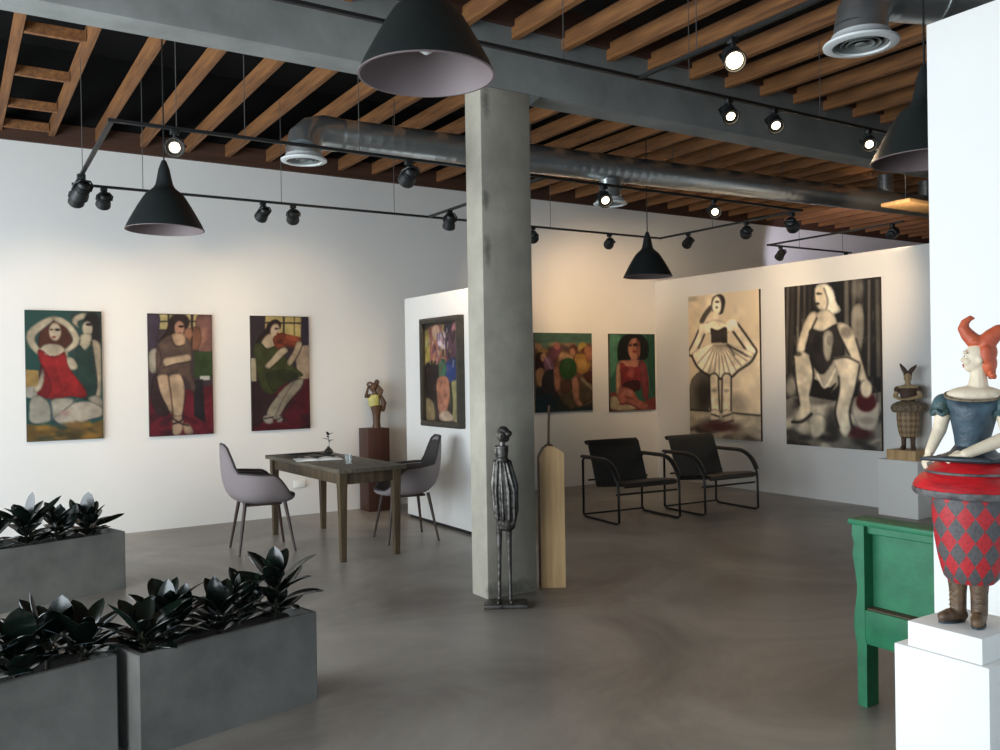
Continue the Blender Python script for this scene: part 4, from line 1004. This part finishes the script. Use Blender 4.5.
a.e(222, 160, 29, 44, (226, 204, 170)).e(234, 150, 13, 6, (44, 26, 22)).e(205, 150, 8, 4, (60, 36, 28)).e(216, 186, 10, 5, (150, 50, 44))
a.poly('215,82 150,108 96,150 82,185 92,225 118,258 140,275 150,250 126,210 130,180 160,150 212,108', SK).line('126,212 130,180 165,148 214,108', 4, (70, 70, 66))
a.poly('208,84 262,92 312,132 346,196 332,228 300,254 262,268 268,244 300,216 306,190 276,140 222,108', SK).line('270,246 302,214 306,190 280,146', 4, (70, 66, 60)).line('346,198 334,230 300,256', 5, (52, 62, 66))
a.poly('275,285 310,292 332,330 318,350 285,340', SK)
a.poly('138,250 165,256 175,275 235,280 258,262 272,268 285,330 330,395 372,455 365,490 290,482 200,492 130,468 160,400 158,340 142,300', (172, 28, 30))
a.poly('150,320 200,420 180,480 140,466', (130, 20, 26), 0.6).line('225,300 250,400 265,470', 6, (206, 52, 44), 0.5).line('165,260 205,285 255,268', 4, (120, 18, 24))
a.poly('160,345 130,420 110,440 120,460 150,440 165,390', SK)
a.poly('98,490 130,470 175,495 195,540 198,592 150,610 95,600 90,545', (184, 178, 158)).poly('196,500 245,486 310,496 280,540 245,560 215,600 196,560', (190, 184, 162))
a.poly('240,560 300,516 380,508 440,530 457,560 440,590 370,606 320,636 250,625 205,590', (204, 190, 168)).line('205,592 250,626 320,636 372,606 440,590', 7, (66, 78, 88)).line('186,490 198,540 196,600', 8, (72, 88, 98)).line('250,556 300,520 330,490', 5, (110, 110, 104)).e(262, 560, 30, 14, (206, 150, 140), 0.5)
a.poly('380,490 430,478 457,510 457,540 400,515', (170, 160, 140))
a.poly('77,610 150,620 250,640 340,640 457,600 457,697 77,697', (128, 96, 44), sm=False)
noise_bands(a, 620, 690, [(196, 140, 50), (74, 66, 40), (150, 108, 52), (60, 72, 56)], 14)
a.hang('left of three tall paintings, woman in a red dress with raised arms', (0.942, YA, 0.957), **WALL)

# 2: seated woman in brown
a = Art([(58, 70), (405, 78), (405, 695), (66, 703)], 0.63, 1.24, (72, 56, 64), seed=2)
SK = (216, 180, 140)
a.poly('118,76 330,76 330,160 118,150', (222, 202, 128), sm=False).line('168,74 168,160', 9, (46, 36, 40)).line('292,74 292,180', 9, (46, 36, 40)).line('118,112 330,112', 7, (60, 48, 44))
a.poly('325,80 405,80 405,265 330,265 310,200', (142, 92, 82)).e(345, 200, 26, 50, (196, 142, 110), 0.6, 0.9, 20).poly('58,80 120,80 112,190 84,270 62,280', (76, 62, 82))
a.poly('64,270 112,255 110,360 68,370', (196, 184, 160)).poly('300,268 405,268 405,400 300,400', (54, 76, 38), sm=False).poly('335,396 388,396 388,418 335,418', (222, 220, 208), sm=False)
a.poly('66,500 405,440 405,700 66,700', (120, 30, 44), sm=False); noise_bands(a, 520, 700, [(150, 36, 52), (84, 22, 36), (58, 30, 40)], 12)
a.poly('300,420 350,410 360,640 300,600', (40, 34, 38), sm=False).poly('84,400 130,390 180,560 120,600 74,520', (64, 44, 46))
a.e(226, 118, 56, 50, (46, 26, 26)).poly('176,100 150,170 110,215 150,200 200,160', (46, 26, 26)).e(226, 148, 27, 38, (198, 144, 112)).e(236, 138, 16, 6, (40, 22, 24)).e(228, 172, 9, 4, (130, 46, 44))
a.poly('250,160 330,140 345,210 320,260 280,250 262,200', (140, 88, 62)).line('300,80 290,250', 7, (44, 30, 30)).e(275, 175, 22, 26, (176, 116, 86))
a.poly('130,205 180,180 250,188 288,230 290,300 284,370 310,450 290,480 250,400 180,378 108,388 98,310 105,245', (106, 82, 70)).poly('182,180 250,178 252,232 205,236', (212, 172, 132)).line('180,186 204,238 252,234', 5, (60, 40, 38))
a.poly('140,305 200,292 270,282 288,296 280,318 200,330 150,346', (222, 190, 150)).line('140,350 200,332 282,320', 5, (58, 42, 40)).line('110,240 130,300 120,340', 7, (72, 54, 50))
a.poly('104,400 130,384 162,390 172,450 186,520 186,590 160,560 120,480', SK).poly('166,400 200,382 234,390 250,450 248,520 232,600 196,610 184,560 174,480', (222, 186, 146)).line('166,400 176,480 188,600', 6, (96, 60, 50)).line('104,402 122,482 160,560', 5, (52, 32, 36)).line('236,392 254,460 238,600', 5, (70, 40, 42))
a.poly('190,600 235,600 240,640 225,695 188,695 182,650', (206, 170, 136)).poly('240,640 275,645 296,690 250,692', (200, 162, 128)).line('186,640 230,625 240,605', 8, (44, 30, 34)).line('186,612 232,640 270,650', 7, (44, 30, 34))
a.hang('middle of three tall paintings on the back wall, seated woman in brown with bare legs', (2.012, YA, 0.948), **WALL)

# 3: violinist in olive
a = Art([(75, 82), (375, 84), (385, 662), (92, 677)], 0.645, 1.235, (58, 44, 54), seed=3)
SK = (214, 186, 148)
a.poly('150,84 335,84 335,190 150,190', (222, 192, 112), sm=False).line('245,84 245,190', 9, (44, 34, 34)).line('150,118 335,118', 8, (56, 44, 40)).line('300,84 300,180', 5, (80, 64, 50))
a.poly('335,84 382,84 382,230 335,200', (60, 48, 66), sm=False).poly('300,240 382,230 382,410 320,400', (188, 160, 128), sm=False).poly('80,300 104,300 110,420 84,420', (196, 178, 140), sm=False)
a.poly('90,470 390,400 390,680 90,680', (98, 24, 34), sm=False); noise_bands(a, 480, 670, [(140, 30, 42), (60, 20, 28), (48, 30, 36)], 12)
a.poly('90,430 200,470 170,600 92,640', (58, 34, 38))
a.poly('150,155 165,120 200,100 228,116 226,150 190,170 150,205 105,225 120,190', (48, 28, 28)).poly('130,225 165,175 200,190 210,235 165,252', SK).e(200, 156, 23, 34, (222, 192, 154), 1, 0.2, 12).e(208, 148, 12, 4, (50, 34, 32)).e(214, 172, 6, 4, (150, 56, 48))
a.poly('98,232 130,222 160,250 205,238 240,262 270,320 310,352 348,388 300,405 240,440 190,486 140,462 112,380 104,310 92,270', (70, 76, 34)).poly('160,380 260,360 320,390 240,436 190,470', (50, 56, 28), 0.7).line('130,226 160,254 208,240', 4, (40, 44, 24))
a.poly('190,200 230,168 270,180 325,196 330,222 300,245 250,240 210,252', (150, 62, 32)).poly('250,176 330,190 330,214 262,206', (196, 88, 44), 0.7).line('200,215 262,232 310,240', 4, (70, 28, 20)).e(226, 214, 16, 14, (110, 40, 24), 0.8)
a.poly('150,340 180,305 220,258 250,244 268,262 246,284 200,330 168,356', (224, 196, 156)).line('152,350 172,360 206,330 250,286', 4, (54, 46, 30)).poly('262,320 296,262 312,216 334,212 340,232 322,276 284,336', (214, 182, 142)).line('340,236 324,278 286,338', 4, (60, 46, 36))
a.poly('160,590 176,545 215,490 262,440 310,412 352,404 346,440 310,480 262,540 226,598 195,616', (168, 154, 128)).line('352,410 330,470 262,560 232,610', 6, (60, 46, 44)).line('300,420 250,500 205,600', 5, (110, 96, 80)).line('158,590 176,545 216,490', 5, (44, 30, 32))
a.poly('146,600 180,596 196,630 170,640 150,630', (190, 178, 160)).poly('210,600 240,600 240,628 212,630', (176, 164, 148)).line('150,612 196,604', 6, (36, 26, 30)).line('206,622 246,600', 5, (36, 26, 30))
a.hang('right of three tall paintings on the back wall, violinist in an olive dress', (3.052, YA, 0.953), **WALL)

# 4: crowd with a green ball
a = Art([(50, 86), (462, 92), (462, 650), (52, 652)], 0.94, 1.04, (96, 132, 104), step=0.0065, seed=4)
a.poly('50,86 462,92 462,150 50,160', (70, 112, 96), 0.7, sm=False).poly('50,200 462,190 462,650 50,650', (118, 80, 56), sm=False); noise_bands(a, 170, 330, [(190, 120, 80), (150, 60, 50), (206, 160, 90), (90, 60, 70)], 20)
a.poly('50,480 130,430 240,560 462,600 462,650 50,650', (34, 48, 48), sm=False).poly('220,560 300,480 462,420 462,600 300,640', (92, 76, 50), sm=False).line('240,600 300,640 460,560', 8, (60, 40, 28)).line('385,420 470,500', 26, (150, 130, 96))
a.poly('55,250 90,225 130,250 135,330 100,345 55,350', (58, 30, 28)).e(110, 262, 22, 32, (204, 146, 108)).poly('60,350 110,340 118,430 90,470 60,440', (206, 146, 96)).e(75, 185, 26, 20, (196, 140, 100))
a.poly('150,230 180,180 220,165 240,195 215,250 180,300 145,280', (130, 66, 84)).e(205, 180, 26, 24, (190, 110, 92)).poly('110,290 150,250 190,330 160,370 120,350', (150, 92, 120)).line('130,270 170,360', 14, (178, 140, 170))
a.poly('110,380 180,350 210,480 180,560 110,560 95,470', (52, 44, 50)).poly('180,350 215,330 230,470 190,500', (190, 120, 84)).poly('60,540 150,520 190,600 170,652 60,652', (22, 52, 62))
a.e(325, 208, 30, 36, (110, 52, 44)).e(318, 225, 20, 28, (206, 140, 100)).poly('225,232 300,240 330,262 300,285 240,280 215,310', (214, 160, 114)).e(392, 182, 30, 26, (212, 172, 72)).e(420, 215, 40, 22, (120, 50, 34))
a.poly('335,250 400,240 450,290 440,350 390,385 345,360', (216, 150, 62)).poly('350,262 430,300 400,370 352,340', (226, 174, 84), 0.6).poly('400,200 462,190 462,270 430,300', (196, 120, 80))
a.e(283, 345, 64, 78, (38, 84, 34), 1, 0.1).e(270, 320, 30, 40, (66, 118, 50), 0.5, 0.9)
a.poly('310,420 350,400 365,470 362,560 390,600 370,622 330,590 312,520', (198, 132, 100)).line('350,402 368,480 364,560', 5, (110, 60, 44)).poly('230,440 300,430 305,500 240,520', (100, 60, 40))
a.poly('400,390 462,370 462,450 420,440', (92, 40, 30))
a.hang('square painting of a beach crowd with a green ball, right of the column', (6.883, YA, 1.005), **WALL)

# 5: woman in a red top
a = Art([(590, 98), (918, 108), (928, 632), (598, 650)], 0.83, 1.07, (46, 112, 86), step=0.0065, seed=5)
a.poly('590,98 670,98 650,300 590,420', (92, 156, 120), 0.8).poly('860,110 928,110 928,520 880,420', (36, 92, 66), 0.9).poly('590,520 660,500 700,560 780,600 928,540 928,650 598,650', (150, 62, 56), sm=False).poly('604,545 690,560 780,610 760,640 604,632', (212, 190, 146))
a.poly('650,280 655,170 690,118 760,98 830,118 872,180 866,262 830,285 700,285', (16, 18, 18)).e(705, 215, 55, 78, (16, 18, 18)).e(830, 220, 44, 66, (16, 18, 18))
a.poly('722,190 745,140 790,135 808,180 810,240 785,290 790,320 735,320 745,285 725,240', (206, 132, 98)).e(780, 180, 22, 12, (40, 18, 18)).e(740, 182, 12, 7, (70, 34, 30)).e(770, 228, 16, 8, (176, 40, 40)).poly('785,140 812,170 812,250 790,290', (150, 74, 60), 0.7)
a.poly('655,300 720,285 800,285 850,310 872,400 876,500 840,520 820,420 690,420 668,520 646,520 640,400', (204, 128, 100)).poly('668,310 690,310 712,330 790,335 800,300 820,310 818,420 806,500 720,490 676,470 670,390', (158, 44, 48)).poly('690,450 800,430 800,500 720,500', (70, 20, 28)).e(745, 375, 26, 40, (206, 110, 96), 0.6, 0.9).poly('800,300 850,315 870,420 872,560 830,540 818,420', (150, 60, 62))
a.poly('640,500 700,478 760,500 800,560 880,600 840,632 770,616 720,600 670,600', (196, 108, 88)).e(720, 520, 34, 22, (216, 132, 112), 0.8).line('660,600 720,590 790,620', 7, (110, 40, 44)).line('700,540 760,560', 6, (120, 50, 46)).poly('640,330 664,320 660,520 636,510', (222, 170, 126), 0.9)
a.hang('small painting of a dark haired woman in a red top, nearest the corner', (8.075, YA, 0.975), **WALL)

# black and white pictures on the right wall
WB = dict(udir=(0, -1, 0), ndir=(-1, 0, 0), depth=0.035, gain=1.08)
a = Art([(42, 70), (355, 45), (368, 705), (56, 690)], 1.22, 1.90, (196, 178, 148), step=0.009, seed=6)
for i in range(26): a.e(a.rng.uniform(40, 370), a.rng.uniform(60, 560), a.rng.uniform(20, 60), a.rng.uniform(20, 60), [(206, 190, 160), (182, 164, 136), (214, 198, 170)][i % 3], 0.5, 1.0)
a.poly('60,440 140,400 140,575 58,575', (60, 56, 50), 0.75).e(120, 500, 40, 80, (30, 28, 26), 0.7, 1.0).e(270, 540, 40, 40, (120, 110, 96), 0.6, 1.0)
a.poly('54,572 364,590 368,705 54,695', (160, 148, 124), sm=False).line('54,572 200,580 364,592', 7, (34, 32, 30)); noise_bands(a, 610, 700, [(70, 66, 60), (186, 172, 146), (50, 40, 40), (130, 118, 100)], 18)
a.e(190, 645, 80, 22, (66, 34, 34), 0.9, 0.8); a.e(60, 80, 26, 12, (120, 110, 92), 0.5, 1)
K_ = (34, 30, 28); CR = (216, 200, 170)
a.poly('150,110 160,75 190,62 212,85 208,130 195,150 160,140', (46, 42, 38)).line('150,120 125,150 108,180', 22, (70, 64, 56)).e(176, 112, 20, 40, CR).e(178, 96, 10, 4, K_).e(176, 120, 5, 4, K_).line('170,145 172,170', 24, (206, 190, 160))
a.poly('120,195 160,175 200,180 230,205 220,240 135,235', CR).line('112,215 92,262 62,318', 40, K_).line('112,215 92,262 62,318', 26, CR).line('255,205 290,255 330,315', 44, K_).line('255,205 290,255 330,315', 28, CR).e(118, 212, 26, 24, (222, 206, 178)).e(243, 200, 26, 26, (222, 208, 180))
a.poly('150,212 180,220 218,208 224,250 218,285 160,290 152,250', (52, 46, 42)).line('150,215 180,225 216,212', 5, K_)
a.poly('60,325 100,296 150,278 220,278 290,300 342,328 320,360 270,395 240,425 190,432 150,420 110,400 80,372', CR).line('60,330 84,375 112,402 150,422 190,434 240,428 274,398 322,364 342,332', 9, K_)
for (x2, y2) in ((90, 365), (115, 395), (140, 412), (165, 424), (190, 428), (215, 424), (238, 416), (262, 396), (285, 376), (308, 356), (325, 340)):
    a.line([(185+(x2-185)*0.22, 285), (x2, y2)], 5, (96, 86, 74), 0.75)
for (x2, y2) in ((255, 330), (290, 320), (310, 335)): a.line([(225, 285), (x2, y2)], 8, (50, 44, 40), 0.7)
a.line('165,430 168,500 172,575', 46, K_).line('165,430 168,500 172,575', 34, (206, 190, 160)).line('222,430 222,500 222,575', 46, K_).line('222,430 222,500 222,575', 34, (206, 190, 160)).e(166, 485, 12, 8, (130, 116, 98), 0.7).e(222, 485, 12, 8, (130, 116, 98), 0.7)
a.poly('155,570 190,572 192,612 160,622 146,610', (196, 180, 152)).poly('205,572 240,572 252,612 220,625 206,610', (196, 180, 152)).line('155,590 190,600', 6, K_).line('206,600 242,588', 6, K_).line('148,622 190,616', 6, (70, 30, 30)).line('208,628 254,616', 6, (70, 30, 30))
a.hang('black and white picture of a standing ballerina in a tutu', (XB, 7.985, 0.625), **dict(WB, gain=1.22))

a = Art([(44, 90), (408, 45), (416, 706), (57, 690)], 1.265, 1.89, (30, 28, 28), step=0.009, seed=7)
for i, x in enumerate((60, 80, 105, 128, 150, 290, 318, 345, 372, 400)):
    a.line([(x, 60), (x+a.rng.uniform(-8, 8), 420)], a.rng.uniform(6, 16), [(120, 112, 98), (70, 66, 60), (150, 140, 122)][i % 3], 0.55)
for i in range(60):
    x, y = a.rng.uniform(50, 410), a.rng.uniform(60, 680); d = a.rng.uniform(8, 30)
    a.line([(x, y), (x+a.rng.uniform(-6, 6)+(0 if y < 480 else d), y+(d*2 if y < 480 else a.rng.uniform(-10, 10)))], a.rng.uniform(2, 6), [(150, 140, 122), (20, 18, 18), (96, 90, 80)][i % 3], 0.5)
a.poly('310,170 345,150 355,240 340,330 312,260', (160, 150, 130), 0.8).e(330, 90, 22, 40, (110, 104, 92), 0.7, 0.9)
a.poly('50,520 120,500 250,520 416,480 416,706 50,700', (120, 112, 98), sm=False); noise_bands(a, 530, 700, [(190, 178, 152), (46, 42, 40), (90, 84, 74), (206, 192, 166), (40, 36, 36)], 34)
a.poly('150,590 190,570 222,600 200,650 160,660', (206, 194, 168)).e(340, 640, 44, 22, (70, 28, 30), 0.9, 0.7).e(240, 600, 30, 60, (30, 28, 28), 0.7, 0.8).e(75, 470, 24, 40, (170, 160, 138), 0.8, 0.8)
SK = (212, 196, 166)
a.poly('178,80 210,72 240,95 252,140 270,175 240,190 210,180 176,150 165,115', (222, 212, 188)).e(192, 128, 25, 46, SK).e(186, 112, 12, 4, K_).e(180, 150, 9, 4, K_).line('205,90 220,140 210,180', 5, (90, 82, 72)).line('168,100 172,150 190,180', 4, K_)
a.poly('175,190 215,170 250,200 252,250 200,256 155,240', SK)
a.poly('152,185 175,180 178,205 150,262 134,310 128,338 98,335 108,280 130,220', SK).line('178,205 152,262 132,335', 6, K_).poly('150,250 200,255 255,225 300,250 285,300 265,360 230,400 190,410 160,360 145,320', (46, 42, 40)).poly('205,262 238,258 236,330 222,372 205,340', (206, 194, 168), 0.8).e(230, 290, 14, 20, (120, 112, 100), 0.7).e(180, 300, 16, 36, (30, 28, 28), 0.8)
a.poly('255,225 300,232 325,280 348,370 368,440 375,490 352,500 340,450 318,380 285,310', SK).line('255,250 290,320 320,385 340,450', 6, K_).e(290, 258, 22, 24, (100, 92, 82), 0.7, 0.6).line('325,280 350,370 372,445', 5, K_)
a.poly('150,380 200,420 250,360 300,345 310,380 260,460 210,500 160,470', (170, 158, 136)).poly('170,440 220,470 255,450 215,505 165,500', K_).line('180,420 210,470 250,400', 8, (220, 208, 184))
a.poly('84,360 110,335 150,350 165,420 150,500 158,560 140,590 90,600 84,590 110,540 92,450', SK).line('86,360 94,450 110,540', 6, K_).line('152,355 166,425 152,500', 7, K_).line('80,605 120,602 158,572', 10, K_).e(100, 345, 18, 8, K_, 0.7)
a.poly('240,360 290,352 335,370 345,410 320,480 300,560 308,620 285,660 262,620 248,560 262,480 262,420', (220, 204, 174)).line('262,425 264,480 250,560 264,622', 6, K_).line('340,380 322,480 304,560 312,620', 6, K_).line('240,362 290,352 338,372', 5, K_)
a.poly('310,540 330,500 400,500 408,560 390,625 340,620 318,580', (180, 166, 146)).e(362, 520, 36, 38, (74, 26, 28), 1, 0.2).line('335,500 350,440 392,470 402,520', 5, (60, 54, 48)).e(366, 590, 30, 14, (120, 110, 96), 0.6, 0.8).e(362, 470, 20, 34, SK, 1, 0.3)
a.hang('black and white picture of a seated woman with a basket', (XB, 6.352, 0.62), **WB)

# framed picture on the short partition
a = Art([(66, 130), (228, 112), (238, 662), (74, 660)], 0.70, 0.98, (64, 52, 44), step=0.006, seed=8)
noise_bands(a, 130, 380, [(200, 170, 90), (170, 110, 110), (110, 60, 50), (150, 140, 90), (120, 90, 110)], 26)
a.poly('66,200 100,190 110,300 66,340', (186, 164, 74)).poly('90,150 150,140 165,240 140,330 100,350 92,250', (168, 100, 84)).e(122, 175, 20, 40, (206, 160, 130)).poly('128,190 165,170 170,260 140,270', (206, 180, 190)).e(180, 150, 20, 30, (60, 50, 56)).e(212, 170, 16, 50, (180, 110, 110))
a.poly('170,190 225,180 232,330 180,340', (92, 62, 74)).poly('165,340 232,320 234,450 170,450', (44, 62, 120)).poly('70,360 140,340 130,470 110,560 80,540', (44, 32, 30)).poly('138,330 170,330 168,420 140,430', (60, 110, 80))
a.poly('130,430 180,420 190,520 172,620 150,655 130,560', (190, 120, 90)).poly('190,460 236,450 236,655 205,655', (150, 140, 90)).poly('72,540 110,560 120,655 76,655', (140, 120, 80)).line('120,460 128,600 140,655', 8, (50, 36, 34)).line('192,450 200,560 196,655', 10, (40, 40, 34)).poly('140,620 180,600 210,650 150,658', (214, 180, 150))
def dabs(a, n, x0, x1, y0, y1, cols, w=(3, 8), ln=(12, 40), al=0.7):
    for i in range(n):
        x, y, l = a.rng.uniform(x0, x1), a.rng.uniform(y0, y1), a.rng.uniform(*ln)
        a.line([(x, y), (x+a.rng.uniform(-0.3, 0.3)*l, y+l)], a.rng.uniform(*w), cols[int(a.rng.integers(len(cols)))], al)
dabs(a, 70, 66, 236, 130, 360, [(40, 32, 34), (206, 170, 90), (170, 84, 70), (90, 60, 90), (200, 190, 180), (60, 44, 40)])
dabs(a, 40, 66, 236, 360, 640, [(36, 30, 30), (60, 46, 40), (120, 90, 60), (170, 110, 84)], al=0.25)
ft = a.hang('tall painting in a thick dark frame on the short partition left of the column', (4.16, 7.575, 1.062), (0, -1, 0), (-1, 0, 0), 0.03)
fm = MB(); fw_, fh = 0.70, 0.98
for (x0, z0, x1, z1) in ((-fw_/2-0.055, -0.055, fw_/2+0.055, 0.0), (-fw_/2-0.055, fh, fw_/2+0.055, fh+0.055), (-fw_/2-0.055, 0.0, -fw_/2, fh), (fw_/2, 0.0, fw_/2+0.055, fh)):
    fm.box(((x0+x1)/2, -0.035, (z0+z1)/2), (x1-x0, 0.068, z1-z0), bev=0.006)
    fm.box(((x0+x1)/2, -0.066, (z0+z1)/2), ((x1-x0)-0.022 if x1-x0 < 0.15 else x1-x0-0.022, 0.02, (z1-z0)-0.022), bev=0.006)
fm.build('picture_frame', MT['frame'], ft)
